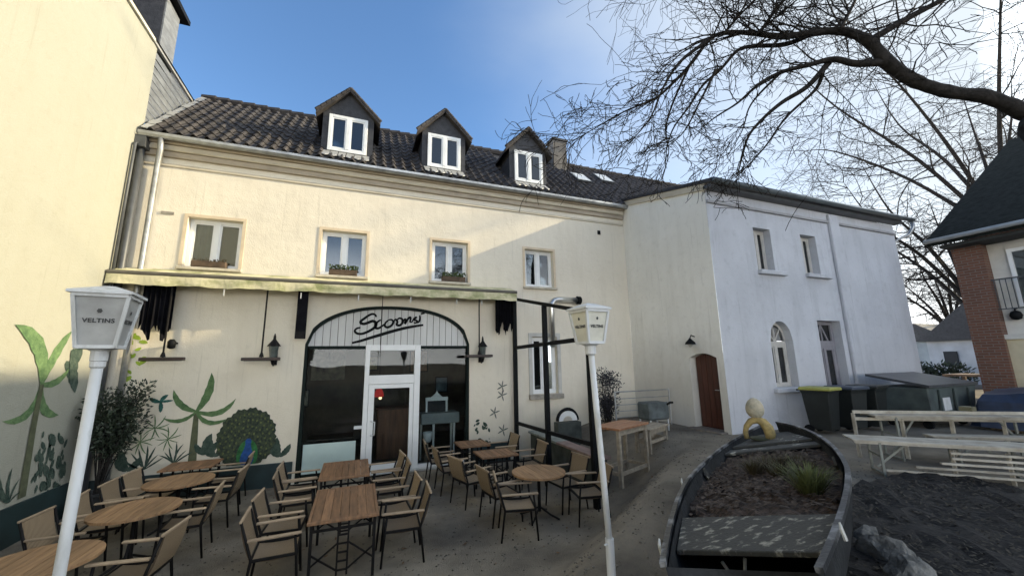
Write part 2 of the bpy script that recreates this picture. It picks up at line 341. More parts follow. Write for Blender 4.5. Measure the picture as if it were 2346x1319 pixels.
def window_unit(parent, x0, x1, z0, z1, y, pane_mat=PANE, bars=1, fr=0.075, material=None, back=None, blind=0.0, seed=0):
    """white two-light casement in plane y (facing -Y); returns the frame object with panes as children"""
    material = material or WFRAME
    b = MB(); d = 0.07
    b.box((x0, y, z0), (x0+fr, y+d, z1)); b.box((x1-fr, y, z0), (x1, y+d, z1)); b.box((x0+fr, y+.001, z1-fr), (x1-fr, y+d-.001, z1)); b.box((x0+fr, y+.001, z0), (x1-fr, y+d-.001, z0+fr))
    xs_ = [x0+fr + (x1-x0-2*fr)*k/(bars+1) for k in range(bars+2)]
    for k in range(1, bars+1): b.box((xs_[k]-.055, y-.012, z0+fr-.01), (xs_[k]+.055, y+d-.002, z1-fr+.01))
    f = b.build('window', material, parent, bevel=0.006)
    for k in range(bars+1):
        l = xs_[k]+(0.055 if k else 0); r = xs_[k+1]-(0.055 if k < bars else 0)
        sb = MB(); e = 0.035
        MB().box((l, y+.035, z0+fr), (r, y+.043, z1-fr)).build('pane', pane_mat, f)
        sb.box((l, y+.012, z0+fr), (l+e, y+.032, z1-fr)); sb.box((r-e, y+.012, z0+fr), (r, y+.032, z1-fr)); sb.box((l+e, y+.013, z0+fr), (r-e, y+.031, z0+fr+e)); sb.box((l+e, y+.013, z1-fr-e), (r-e, y+.031, z1-fr))
        sb.build('casement', material, f)
    if back is not None:
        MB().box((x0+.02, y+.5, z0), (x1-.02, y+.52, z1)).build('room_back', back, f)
    if blind:
        cb = MB(); n = 14
        cx0, cx1 = (x0+fr, x0+fr+(x1-x0-2*fr)*blind)
        top = [(cx0+(cx1-cx0)*k/n, y+.12+0.02*math.sin(k*1.9+seed), z1-fr) for k in range(n+1)]; bot = [(p[0], p[1], z0+fr) for p in top]
        cb.strip(top, bot).build('curtain', CURT, f, recalc=False)
    return f
for i, (a, b) in enumerate(WX):
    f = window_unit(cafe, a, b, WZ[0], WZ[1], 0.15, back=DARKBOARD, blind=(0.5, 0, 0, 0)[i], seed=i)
    box('sill', (a-.08, -.09, WZ[0]-.07), (b+.08, .15, WZ[0]-.002), mat('sill_stone', (0.55, 0.50, 0.40), 0.8, 0.15, 6), cafe, bevel=0.008)
    tr = MB(); e = 0.07; z0, z1 = WZ
    tr.box((a-e, -.018, z0), (a-.002, -.001, z1+e)); tr.box((b+.002, -.018, z0), (b+e, -.001, z1+e)); tr.box((a-.002, -.018, z1+.002), (b+.002, -.001, z1+e))
    tr.build('window_surround', mat('surround_render', (0.68, 0.56, 0.40), 0.9, 0.1, 3), cafe)
f = window_unit(cafe, 4.79, 5.62, 1.70, 3.36, 0.13, back=DARKBOARD, fr=0.09)
box('sill', (4.66, -.12, 1.56), (5.75, .13, 1.695), mat('old_sill', (0.36, 0.33, 0.28), 0.85, 0.2, 6), cafe, bevel=0.012)
tr = MB(); tr.box((4.68, -.03, 1.70), (4.787, -.001, 3.47)); tr.box((5.623, -.03, 1.70), (5.73, -.001, 3.47)); tr.box((4.787, -.03, 3.363), (5.623, -.001, 3.47)); tr.build('window_surround', mat('pale_surround', (0.55, 0.54, 0.5), 0.9, 0.1, 3), cafe)
box('vent', (7.32, -.03, 6.80), (7.42, -.002, 6.93), BLACK, cafe)
box('wall_plaque', (-4.30, -.02, 6.06), (-4.06, -.002, 6.12), mat('old_sill', (0.36, 0.33, 0.28)), cafe)
# interior shell behind the upper windows is closed by the rooms' backs; behind the shopfront a real room
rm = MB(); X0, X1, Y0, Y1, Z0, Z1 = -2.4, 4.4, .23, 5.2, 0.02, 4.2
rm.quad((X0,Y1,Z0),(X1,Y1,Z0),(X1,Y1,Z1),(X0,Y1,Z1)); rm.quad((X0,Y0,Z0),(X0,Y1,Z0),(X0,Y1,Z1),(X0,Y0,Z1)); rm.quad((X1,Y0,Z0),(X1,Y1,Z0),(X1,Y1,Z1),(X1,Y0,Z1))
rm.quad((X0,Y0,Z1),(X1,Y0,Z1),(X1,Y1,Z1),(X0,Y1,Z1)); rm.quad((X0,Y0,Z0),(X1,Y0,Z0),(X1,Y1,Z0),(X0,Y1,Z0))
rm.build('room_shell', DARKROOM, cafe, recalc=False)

# shopfront
fx0, fx1 = 0.19, 1.56                                     # white door frame
bw = 0.17; x = AX0+0.03; k = 0
while x < AX1-0.04:
    xe = min(x+bw-0.012, AX1-0.03); n = 3
    pts = [(x, .10, 3.10), (xe, .10, 3.10)] + [(xe-(xe-x)*q/n, .10, max(3.13, arch_z(xe-(xe-x)*q/n)-.055)) for q in range(n+1)]
    MB().prism(pts, (0, .02, 0)).build('board', BOARDW, cafe); x += bw; k += 1
box('board_backing', (AX0+.02, .125, 3.10), (AX1-.02, .15, ATOP-.02), DKPIPE, cafe) if False else None
ab = MB(); L_, R_ = [], []
for i in range(41):
    x = AX0+.001+(AX1-AX0-.002)*i/40; t = (i/40-.5)*2
    L_.append((x, .03, arch_z(x)-.001)); R_.append((x*(1-.028)+.028*(AX0+AX1)/2, .03, max(ASP-.02, arch_z(x)-.075)))
L_ = [(AX0+.001, .03, .0)] + L_ + [(AX1-.001, .03, .0)]; R_ = [(AX0+.09, .03, .0)] + R_ + [(AX1-.09, .03, .0)]
ab.strip(L_, R_)
ab.strip([(p[0], .20, p[2]) for p in R_], R_)
ab.build('arch_frame', BLACKG, cafe, recalc=False)
box('transom', (AX0+.09, .07, 3.02), (fx0-.002, .17, 3.10), BLACKG, cafe); box('transom', (fx1+.002, .07, 3.02), (AX1-.09, .17, 3.10), BLACKG, cafe)
df = MB(); df.box((fx0, .02, 0.03), (fx0+.11, .17, 3.12)); df.box((fx1-.15, .02, 0.03), (fx1, .17, 3.12)); df.box((fx0+.11, .021, 2.98), (fx1-.15, .169, 3.12)); df.box((fx0+.11, .021, 2.14), (fx1-.15, .169, 2.36))
frm = df.build('door_frame', WFRAME, cafe, bevel=0.006)
box('pane', (fx0+.11, .10, 2.36), (fx1-.15, .108, 2.98), SHOPG, frm)
dl = MB(); a, b = fx0+.115, fx1-.155
dl.box((a, .03, .05), (a+.14, .11, 2.135)); dl.box((b-.10, .03, .05), (b, .11, 2.135)); dl.box((a+.14, .031, .05), (b-.10, .109, .26)); dl.box((a+.14, .031, 2.03), (b-.10, .109, 2.135))
door = dl.build('door', WFRAME, cafe, bevel=0.006)
box('pane', (a+.14, .06, .26), (b-.10, .068, 2.03), SHOPG, door)
MB().tube([(a+.09, .03, .92), (a+.09, -.04, .92), (a+.17, -.06, .94), (a+.17, -.06, 1.24), (a+.09, -.04, 1.26), (a+.09, .03, 1.26)], .016, 8).build('handle', PAINTW, door, smooth=True)
box('letter_box', (fx0-.18, -.01, 1.10), (fx0-.002, .05, 1.17), PAINTW, cafe)
# side windows
sw = box('shop_window', (AX0+.10, .08, .02), (fx0-.003, .16, .16), BLACKG, cafe); box('pane', (AX0+.09, .11, .16), (fx0, .118, 3.03), SHOPG, sw)
sw = box('shop_window', (fx1+.003, .03, .02), (AX1-.09, .17, .13), WFRAME, cafe); box('pane', (fx1, .11, .13), (AX1-.09, .118, 3.03), SHOPG, sw)
box('frosted_panel', (AX0+.12, .085, .17), (fx0-.12, .095, .82), mat('frosted_mint_film', (0.48, 0.60, 0.57), 0.5, 0.06, 2), cafe)
box('threshold', (fx0-.02, -.10, .0), (AX1-.05, .02, .055), mat('pale_threshold', (0.5, 0.5, 0.48), 0.6, 0.15, 5), cafe, bevel=0.008)

# sign lettering, traced as brush strokes on the boards
def zp(q): p = onY(780+q[0]/10.664, 690+q[1]/10.664, 0.095); return (p.x, p.z)
strokes = [
 ([(875,385),(850,330),(780,310),(690,345),(590,415),(505,480),(500,530),(580,550),(690,515),(790,482),(858,520),(868,590),(800,665),(660,745),(520,792),(405,782),(350,725),(395,665),(490,640)], .030),
 ([(985,450),(905,505),(850,590),(862,650),(935,655),(1020,600),(1075,560)], .026),
 ([(1180,455),(1105,520),(1085,600),(1150,635),(1245,590),(1290,510),(1250,450),(1180,455)], .026),
 ([(1290,510),(1345,440),(1390,500),(1375,570),(1450,585),(1520,510),(1500,430),(1430,415),(1375,470)], .026),
 ([(1520,510),(1575,430),(1590,470),(1575,545),(1640,440),(1700,390),(1715,430),(1700,500),(1750,505)], .024),
 ([(1750,505),(1800,420),(1860,385),(1800,440),(1870,480),(1845,525),(1790,520)], .024),
 ([(1935,340),(1940,430),(1915,500),(1860,525)], .022),
 ([(1965,305),(2060,285)], .022),
 ([(285,1015),(480,968),(700,900),(960,822),(1300,722),(1600,648),(1880,598),(2025,578)], .034)]
sg = MB()
for pts, wd in strokes:
    P = [zp(q) for q in pts]; S = []
    for k in range(len(P)-1):                                   # Catmull-Rom
        p0, p1, p2, p3 = P[max(k-1,0)], P[k], P[k+1], P[min(k+2,len(P)-1)]
        for q in range(5):
            t = q/5; S.append(tuple(0.5*((2*p1[c])+(-p0[c]+p2[c])*t+(2*p0[c]-5*p1[c]+4*p2[c]-p3[c])*t*t+(-p0[c]+3*p1[c]-3*p2[c]+p3[c])*t**3) for c in (0,1)))
    S.append(P[-1]); L_, R_ = [], []
    for k in range(len(S)):
        d = Vector(S[min(k+1,len(S)-1)]) - Vector(S[max(k-1,0)]); nrm = Vector((-d.y, d.x)).normalized() if d.length > 1e-9 else Vector((0,1))
        e = wd*1.2*(0.6+0.4*math.sin(math.pi*min(1, max(0, k/(len(S)-1)))))
        L_.append((S[k][0]+nrm.x*e, .088, S[k][1]+nrm.y*e)); R_.append((S[k][0]-nrm.x*e, .088, S[k][1]-nrm.y*e))
    sg.strip(L_, R_); sg.strip([(p[0], .0995, p[2]) for p in L_], L_); sg.strip(R_, [(p[0], .0995, p[2]) for p in R_])
tag(sg.build('sign_lettering', BLACK, cafe, recalc=False), 'black handwritten shop name with a long underline')

# things seen in the room (top-level, they stand inside)
t = thing('pendant_lamp', 'red pendant lamp hanging inside behind the glazed door', 'lamp', (0.62, 1.3, 2.0))
MB().lathe([(.02,.22),(.07,.20),(.12,.09),(.135,0),(.12,-.015)], (0.62,1.3,1.75), 18).build('shade', mat('red_lampshade', (0.5, 0.02, 0.02), 0.4, 0.1, emit=((1, .06, .05), .12)), t, smooth=True)
MB().lathe([(.015,.0),(.04,-.02),(.045,-.05),(.02,-.08)], (0.66,1.3,1.74), 14).build('bulb', mat('warm_bulb', (1, .8, .5), emit=((1, .72, .38), 1.2)), t, smooth=True)
MB().tube([(0.62,1.3,2.04),(0.62,1.3,4.19)], .008, 6).build('cord', BLACK, t)
t = thing('bar_counter', 'brown wooden counter front seen through the glazed door', 'counter', (0.98, 1.6, 0.03))
box('body', (.62, 1.45, .03), (1.55, 2.0, 1.35), mat('brown_counter_wood', (0.21, 0.085, 0.04), 0.5, 0.25, 3, stretch=(5,5,.4)), t, bevel=.01)
box('counter_top', (.58, 1.40, 1.353), (1.6, 2.05, 1.40), DARKWOOD, t, bevel=.008)
t = thing('side_table', 'white console table with grey top inside the right shop window', 'table', (2.2, .7, .03))
box('table_top', (1.68, .42, 1.02), (2.72, .95, 1.30), mat('grey_table_side', (0.26, 0.29, 0.29), 0.6, 0.1, 3), t, bevel=.01)
for q in ((2.02, .46), (2.58, .46), (1.75, .9), (2.6, .9)): MB().tube([(q[0], q[1], .03), (q[0], q[1], 1.018)], [.025, .035], 8).build('leg', WFRAME, t)
t = thing('ornate_mirror', 'white carved headboard-like frame standing on the console table', 'mirror', (2.2, .75, 1.3))
MB().bar((1.86,.72,1.302),(1.86,.72,1.62),.05,.05).bar((2.42,.72,1.302),(2.42,.72,1.62),.05,.05).bar((1.83,.72,1.65),(2.45,.72,1.65),.06,.09).prism([(1.98,.69,1.70),(2.30,.69,1.70),(2.18,.69,1.80),(2.14,.69,1.88),(2.10,.69,1.80)],(0,.05,0)).build('frame', WFRAME, t)
box('glass', (1.89,.735,1.302), (2.39,.745,1.60), DARKBOARD, t)
t = thing('planter_pot', 'white plant pot on a stand low inside the right shop window', 'pot', (1.86, .6, .03))
MB().lathe([(.08,.55),(.11,.62),(.13,.80),(.125,.80),(.10,.70)], (1.86,.42,.03), 16).build('bowl', WFRAME, t, smooth=True)
MB().tube([(1.86,.42,.03),(1.86,.42,.585)], [.10,.02], 10).build('stand', WOODG, t)
t = thing('dining_table', 'dark table set behind the left shop window glass', 'table', (-.6, 1.2, .03))
box('table_top', (-1.1, .9, .74), (.0, 1.7, .78), mat('dim_table', (0.08,0.06,0.05), .5, .2, 4), t)
MB().tube([(-.55,1.3,.03),(-.55,1.3,.738)], .05, 8).build('column', BLACK, t)
t = thing('picture_frame', 'large pale framed picture hanging on the back wall of the cafe room', 'picture', (-.4, 5.1, 2.2))
box('frame', (-1.5, 5.12, 2.1), (-.4, 5.17, 3.2), mat('pale_print', (0.55, 0.50, 0.38), .7, .3, 4, col2=(.1,.1,.1)), t)

for k, (x_, z_, w_, lab) in enumerate(((-2.0,1.2,.5,'small cream picture low on the cafe back wall at the left'),(1.9,2.3,.7,'brown picture high on the cafe back wall behind the console table'),(2.9,1.5,.5,'blue-grey picture on the cafe back wall at the right'),(.3,2.4,.45,'ochre picture on the cafe back wall above the counter'))):
    q = thing('picture_frame', lab, 'picture', (x_+w_/2, 5.15, z_)); box('frame', (x_, 5.125, z_), (x_+w_, 5.16, z_+w_*1.2), DARKBOARD, q)
    box('print', (x_+.04, 5.118, z_+.04), (x_+w_-.04, 5.123, z_+w_*1.2-.04), mat('print_%d' % k, ((.5,.48,.4),(.35,.2,.12),(.2,.28,.35),(.5,.4,.2))[k], .7, .3, 5), q)

# wall murals on the facade: flat paint 4 mm proud
def leaf_poly(base, tip, bend, wid, P, n=9, droop=0.0):
    """painted leaf: curved spine in 2-D wall coordinates mapped through P"""
    b = Vector(base); e = Vector(tip); d = e-b; nrm = Vector((-d.y, d.x))
    L_, R_ = [], []
    for k in range(n+1):
        t = k/n; c = b + d*t + nrm*(bend*4*t*(1-t)); dd = d + nrm*(bend*4*(1-2*t)); q = Vector((-dd.y, dd.x)).normalized()
        wv = wid*d.length*(math.sin(math.pi*min(1, t*.94+.06))**.7)*(1 if k % 2 else .86)
        L_.append(P(c+q*wv)); R_.append(P(c-q*wv))
    return L_, R_
def mural(parent, name, P, leaves, stem=None, stemw=.03, lm=LEAFP, label=None, sm=None):
    if stem:
        b = MB(); L_, R_ = [], []
        for k, q in enumerate(stem):
            q = Vector(q); d = Vector(stem[min(k+1,len(stem)-1)])-Vector(stem[max(k-1,0)]); nr = Vector((-d.y,d.x)).normalized(); e = stemw*(0.55+.45*k/(len(stem)-1))
            L_.append(P(q+nr*e)); R_.append(P(q-nr*e))
        o = b.strip(L_, R_).build(name, sm or STEMP, parent, recalc=False)
    else: o = None
    for lf in leaves:
        COAT[0] += 1; b = MB(); b.strip(*leaf_poly(*lf[:4], P))
        if o is None: o = b.build(name, lm, parent, recalc=False)
        else: b.build('leaf', lm, o, recalc=False)
    if label: o['label'] = label
    return o
COAT = [0]
PF = lambda q: (q[0], -0.004-.0011*(COAT[0] % 9), q[1])
def F(px, py): p = onY(px, py, -0.004); return (p.x, p.z)
c = F(450, 942)
mural(cafe, 'palm_mural', PF, [(c, F(485,853), -.10, .10), (c, F(398,892), .16, .10), (c, F(541,912), -.24, .085), (c, F(373,957), .22, .075), (c, F(523,958), -.26, .08)], [c, F(446,990), F(440,1056)], .075, label='painted green palm on the cream wall under the awning')
for (px, py, r_) in ((355,980,.30),(385,1005,.26),(322,1012,.26),(330,1075,.45),(398,1062,.42)):
    c = F(px, py); lv = []
    for k in range(9 if r_ < .35 else 7):
        an = (2*math.pi*k/9+.3) if r_ < .35 else R(35+110*k/6); e = r_*random.uniform(.75, 1.1); lv.append((c, (c[0]+e*math.cos(an), c[1]+e*math.sin(an)), random.uniform(-.1,.1), .045))
    mural(cafe, 'spiky_plant_mural', PF, lv, lm=LEAFD if r_ > .35 else LEAFP)
for (px, py) in ((290,1078),(470,1040),(490,1045),(640,1045)):
    c = F(px, py); mural(cafe, 'leaf_mural', PF, [(c, (c[0]+random.uniform(-.15,.15), c[1]+.42), .08, .2), (c, (c[0]+.2, c[1]+.26), -.1, .2), (c, (c[0]-.2, c[1]+.24), .1, .2)], lm=LEAFD)
c = F(368, 920); mural(cafe, 'hummingbird_mural', PF, [(c, (c[0]-.20, c[1]+.10), .1, .2), (c, (c[0]+.12, c[1]+.14), .1, .22), (c, (c[0]+.02, c[1]-.22), .05, .18), (c, (c[0]+.22, c[1]+.02), 0, .12)], lm=mat('mural_bird', (0.03, 0.12, 0.10), .9, .3, 20), label='small painted hummingbird beside the palm')
for k in range(16):
    p = F(300+random.uniform(-12,25), 770+k*6.5); mural(cafe, 'vine_leaf_mural', PF, [(p, (p[0]+random.uniform(-.16,.2), p[1]+random.uniform(-.1,.16)), .1, .28)], lm=LIME)
# peacock: fan, feather eyes, body
pc = F(566, 1003); fan = MB(); ring = []
for k in range(64):
    an = 2*math.pi*k/64; r_ = .80*(1+.03*math.sin(k*5.1)+.025*(-1)**k); zz = pc[1]+r_*.80*math.sin(an)
    ring.append((pc[0]+r_*.70*math.cos(an), -.0155, max(zz, .53)))
fan.quad(*ring); fo = fan.build('peacock_mural', mat('peacock_fan', (0.050, 0.066, 0.034), .9, .3, 22, col2=(0.016, 0.026, 0.02), contrast=(.4, .6)), cafe, recalc=False)
fo['label'] = 'painted peacock with its round tail fan spread'
eyes = MB(); hb = F(566, 1045)
for r_ in (.35, .48, .61, .73):
    for k in range(int(r_*34)):
        an = R(-12)+R(204)*k/(int(r_*34)-1); cx, cz = hb[0]+r_*.74*math.cos(an), hb[1]+.12+r_*1.16*math.sin(an)*.92
        if cz < .56 or ((cx-pc[0])/.70)**2+((cz-pc[1])/.80)**2 > .76**2: continue
        eyes.quad(*[(cx+.020*math.cos(j*math.pi/3), -.0168, cz+.026*math.sin(j*math.pi/3)) for j in range(6)])
eyes.build('feather_eyes', mat('feather_eye', (0.12, 0.14, 0.05), .9, .3, 20), fo, recalc=False)['kind'] = 'stuff'
g = MB(); g.quad(*[(hb[0]+.20*math.cos(j*math.pi/10), -.0180, max(.53, hb[1]+.02+.34*math.sin(j*math.pi/10))) for j in range(20)]); g.build('green_breast_feathers', mat('peacock_green', (0.03, 0.15, 0.045), .9, .3, 15), fo, recalc=False)
bl = MB(); L_, R_ = [], []
for z_, w_ in ((.53,.10),(.62,.13),(.74,.115),(.84,.075),(.95,.05),(1.02,.06),(1.07,.03)):
    L_.append((hb[0]-w_, -.0192, z_)); R_.append((hb[0]+w_, -.0192, z_))
bl.strip(L_, R_).build('blue_body', mat('peacock_blue', (0.012, 0.07, 0.25), .8, .25, 15), fo, recalc=False)
# right strip murals
for k in range(26):
    p = F(1085+random.uniform(0,38), 965+random.uniform(0,60)); mural(cafe, 'ivy_leaf_mural', PF, [(p, (p[0]+random.uniform(-.12,.12), p[1]+random.uniform(-.12,.12)), .1, .3)], lm=LEAFD)
for (px, py) in ((1150,905),(1133,945),(1152,985),(1150,885)):
    c = F(px, py); mural(cafe, 'flower_mural', PF, [(c, (c[0]+.17*math.cos(a_), c[1]+.17*math.sin(a_)), 0, .12) for a_ in (.3, 1.4, 2.4, 3.6, 5)], lm=mat('mural_grey', (0.16, 0.17, 0.15), .9, .2, 8))

# roof with pantiles
EY, EZ, RY, RZ = -0.24, 7.88, 2.60, 10.62
SL = Vector((0, RY-EY, RZ-EZ)); SLL = SL.length; SD = SL/SLL; SN = Vector((0, -SD.z, SD.y))
rb = MB(); rb.prism([(XL-.02, EY, EZ-.02), (16.9, EY, EZ-.02), (16.9, RY, RZ-.02), (XL-.02, RY, RZ-.02)], -SN*0.10)
rb.quad((XL-.02, RY, RZ-.03), (16.9, RY, RZ-.03), (16.9, RY+6, 5.0), (XL-.02, RY+6, 5.0))
roof = rb.build('roof', SLATE, cafe)
TW, TL = 0.262, 0.36
prof = [(0, .020), (.05, .0), (.11, .0), (.155, .035), (.19, .078), (.225, .076), (.262, .030)]
tm = MB()
for (s_, lift) in ((0, .034), (TL+.05, .0)):
    for (x, h_) in prof: tm.v.append(Vector((x, 0, 0)) + SD*s_ + SN*(h_+lift))
n_ = len(prof)
for k in range(n_-1): tm.f.append([k, k+1, n_+k+1, n_+k])
for (x, h_) in prof: tm.v.append(Vector((x, 0, 0)) + SN*(h_+.034-.022))
for k in range(n_-1): tm.f.append([2*n_+k, 2*n_+k+1, k+1, k])
DORM = [-0.56, 2.13, 4.92]
def in_dormer(x, s_):
    y = EY+SD.y*s_
    return any(abs(x+TW/2-c) < .60 and y > .12 for c in DORM)
cells = []
nc = int((16.7-XL)/TW); nr = int(SLL/TL)+1
for r_ in range(nr):
    for c_ in range(nc):
        x = XL+c_*TW; s_ = r_*TL
        if s_+TL > SLL+.2 or in_dormer(x, s_+TL*.5): continue
        if abs(x-7.2) < .28 and r_ > nr-3: continue
        cells.append((x, s_, (x-0)**2 + (EY+SD.y*s_+10.64)**2))
cells.sort(key=lambda q: q[2]); first = None; rest = MB()
for k, (x, s_, _) in enumerate(cells):
    o_ = Vector((x, EY, EZ)) + SD*(s_-.04) + SN*random.uniform(0, .006)
    if k < 300:
        if first is None:
            first = ob = tm.build('roof_tile', TILE, roof, loc=(0,0,0), recalc=False)
        else:
            ob = bpy.data.objects.new('roof_tile', first.data); COL.objects.link(ob); ob.parent = roof
        ob.location = o_; ob.rotation_euler = (random.uniform(-.012,.012), random.uniform(-.012,.012), random.uniform(-.01,.01))
    else:
        i0 = len(rest.v); rest.v += [p+o_ for p in tm.v]; rest.f += [[i0+q for q in f_] for f_ in tm.f]
tag(rest.build('far_roof_tiles', TILE, roof, recalc=False), kind='stuff')
rg = MB(); x = XL
while x < 16.8:
    rg.tube([(x, RY, RZ+.03), (x+.36, RY, RZ+.05)], [.12, .14], 8); x += .34
tag(rg.build('ridge_tiles', TILE, roof), kind='stuff')
gut = MB(); prof_g = [(-.075, .06), (-.07, .0), (-.035, -.045), (.02, -.05), (.06, -.01), (.065, .06)]
gut.strip([], []) if False else None
for k in range(len(prof_g)-1):
    (a1, b1), (a2, b2) = prof_g[k], prof_g[k+1]
    gut.quad((XL, EY-.03+a1, EZ-.09+b1), (XR-.02, EY-.03+a1, EZ-.09+b1), (XR-.02, EY-.03+a2, EZ-.09+b2), (XL, EY-.03+a2, EZ-.09+b2))
gut.build('gutter', ZINC, cafe, recalc=False)
MB().tube([(-4.40, EY-.03, EZ-.12), (-4.40, -.22, EZ-.40), (-4.46, -.10, 7.15), (-4.46, -.10, 4.4), (-4.46, -.10, .05)], .055, 10).build('downpipe', ZINC, cafe, smooth=True)
for i, c in enumerate(DORM):
    d = MB(); z0, z1, ew = 8.25, 9.52, .66; fyy = .22
    d.prism([(c-ew, fyy, z0), (c+ew, fyy, z0), (c+ew, fyy, z1), (c, fyy, z1+.66), (c-ew, fyy, z1)], (0, 2.2, 0))
    dm = d.build('dormer', SLATE, cafe)
    for s_ in (-1, 1):
        MB().prism([(c, fyy-.16, z1+.74), (c+s_*(ew+.17), fyy-.16, z1-.12), (c+s_*(ew+.17), fyy-.16, z1-.20), (c, fyy-.16, z1+.66)], (0, 2.35, 0)).build('dormer_roof', TILE, dm)
        vb = MB()
        for q in range(7): 
            a_ = q/7; vb.tube([(c+s_*(ew+.19)*a_, fyy-.15, z1+.76-.86*a_), (c+s_*(ew+.19)*(a_+.13), fyy-.15, z1+.765-.86*(a_+.13))], .045, 6)
        vb.build('verge_tiles', TILE, dm)
    window_unit(dm, c-.50, c+.50, 8.36, 9.44, fyy-.075, back=None, fr=.085)
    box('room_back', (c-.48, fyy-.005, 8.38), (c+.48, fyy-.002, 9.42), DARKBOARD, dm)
    ap = MB()
    for q in range(6): ap.prism([(c-.60+q*.2, fyy-.05, 8.33), (c-.42+q*.2, fyy-.05, 8.33), (c-.42+q*.2, fyy-.36, 8.04+.03), (c-.51+q*.2, fyy-.40, 8.0+.03), (c-.60+q*.2, fyy-.36, 8.04+.03)], (0, 0, .02))
    ap.build('lead_apron', LEAD, dm)
ch = MB().box((6.85, 2.0, 9.6), (7.45, 2.5, 11.35)).build('chimney', mat('render_chimney', (0.13, 0.12, 0.11), .85, .25, 4, .3, 20), cafe)
box('chimney_cap', (6.79, 1.94, 11.352), (7.51, 2.56, 11.44), SLATE, ch, bevel=.01)
MB().tube([(7.0,2.25,11.44),(7.0,2.25,11.62)], .06, 8).build('chimney_pot', BLACK, ch)
for (x_, s_) in ((7.25, 1.75), (8.55, 2.25)):
    o_ = Vector((x_, EY, EZ)) + SD*s_ + SN*.09
    sk = MB().prism([o_, o_+Vector((.62,0,0)), o_+Vector((.62,0,0))+SD*.85, o_+SD*.85], SN*.06).build('skylight', DKPIPE, cafe)
    q = o_+SN*.062+Vector((.05,0,0))+SD*.05
    MB().prism([q, q+Vector((.52,0,0)), q+Vector((.52,0,0))+SD*.75, q+SD*.75], SN*.008).build('pane', mat('skylight_glass', (0.5, 0.52, 0.52), .08, .02, spec=1.0), sk)
fl = MB()
for k in range(12):
    s_ = SLL*k/12; o_ = Vector((XL+.02, EY, EZ))+SD*s_+SN*(.07+.015*math.sin(k*2)); fl.prism([o_, o_+Vector((.17,0,-.02)), o_+Vector((.17,0,-.02))+SD*SLL/12, o_+SD*SLL/12], SN*.02)
fl.build('verge_flashing', LEAD, cafe)
# flue pipe from the ground floor, black cowl
fp = MB().tube([(5.42,-.13,3.05),(5.42,-.13,4.2),(5.44,-.13,4.36),(5.52,-.13,4.46),(5.64,-.14,4.49),(6.28,-.16,4.49)], .085, 12).build('flue_pipe', mat('bright_steel', (0.62, 0.62, 0.6), .28, .1, 3, metal=.9), cafe, smooth=True)
MB().tube([(6.281,-.16,4.49),(6.30,-.16,4.49),(6.301,-.16,4.49),(6.42,-.16,4.49)], [.10,.10,.125,.125], 12).build('flue_cowl', BLACK, fp)

# ------------------------------------------------------------------ left house
lh = thing('left_house', 'tall pale yellow house wall with painted palm at the left', 'building', (-4.85, -4, 0))
LX = -4.85
b = MB(); b.quad((LX,-16,-.2),(LX,-.22,-.2),(LX,-.22,10.25),(LX,-16,10.25)); b.quad((LX,-.22,-.2),(LX-.01,.0,-.2),(LX-.01,.0,10.25),(LX,-.22,10.25))
b.quad((LX,-16,-.2),(LX-9,-16,-.2),(LX-9,-16,10.25),(LX,-16,10.25)); b.quad((LX-9,-16,-.2),(LX-9,9,-.2),(LX-9,9,10.25),(LX-9,-16,10.25)); b.build('wall', YELLOW, lh, recalc=False)
sb = MB(); zz = 4.0
rows = int((10.2-zz)/.19)
for r_ in range(rows):
    z_ = zz+r_*.19; sb.quad((LX-.012,-.0,z_+.012),(LX-.012,9,z_+.012),(LX-.03,9,z_+.20),(LX-.03,-.0,z_+.20))
sb.build('slate_cladding', SLATEG, lh, recalc=False)
b = MB(); b.quad((LX+.06,-16,10.24),(LX+.06,9,10.24),(LX-4.6,9,13.2),(LX-4.6,-16,13.2)); b.quad((LX-4.6,-16,13.2),(LX-4.6,9,13.2),(LX-9.2,9,10.2),(LX-9.2,-16,10.2)); b.build('roof', SLATE, lh, recalc=False)
MB().box((LX-.02,-16,10.16),(LX+.05,-.24,10.25)).build('eave_board', mat('pale_eave', (0.6,0.58,0.5), .7), lh)
MB().box((LX-.03,-.235,10.17),(LX+.03,9,10.26)).build('eave_flashing', LEAD, lh)
hc = MB().box((-6.35, .35, 10.3), (-5.02, 1.10, 12.0)).build('chimney', SLATE, lh)
MB().box((-5.018, .36, 10.3), (-4.99, 1.09, 11.95)).build('chimney_side', SLATEG, hc)
box('chimney_cap', (-6.5, .18, 12.003), (-4.84, 1.32, 12.13), BLACK, hc)
box('plinth', (LX+.002, -16, -.02), (LX+.04, -.24, .60), TEAL, lh)
MB().tube([(LX+.09,-.16,7.9),(LX+.09,-.16,4.2),(LX+.09,-.16,.05)], .07, 10).build('downpipe', DKPIPE, lh, smooth=True)
MB().tube([(LX+.06,-.30,7.55),(LX+.06,-.36,7.5),(LX+.06,-.36,4.2)], .03, 8).build('cable_pipe', DKPIPE, lh, smooth=True)
MB().box((LX+.0,-.30,7.48),(LX+.2,-.05,7.75)).build('rain_hopper', DKPIPE, lh)
PL = lambda q: (LX+.004+.0011*(COAT[0] % 9), q[0], q[1])
def G(px, py): p = onX(px, py, LX+.004); return (p.y, p.z)
c = G(95, 880)
mural(lh, 'palm_mural', PL, [(c, G(33,743), -.18, .12), (c, G(166,757), .06, .10), (c, G(4,965), .30, .09), (c, G(160,842), -.16, .10), (c, G(134,950), -.22, .11)], [c, G(75,980), G(48,1140)], .085, label='tall painted palm on the sunlit yellow wall')
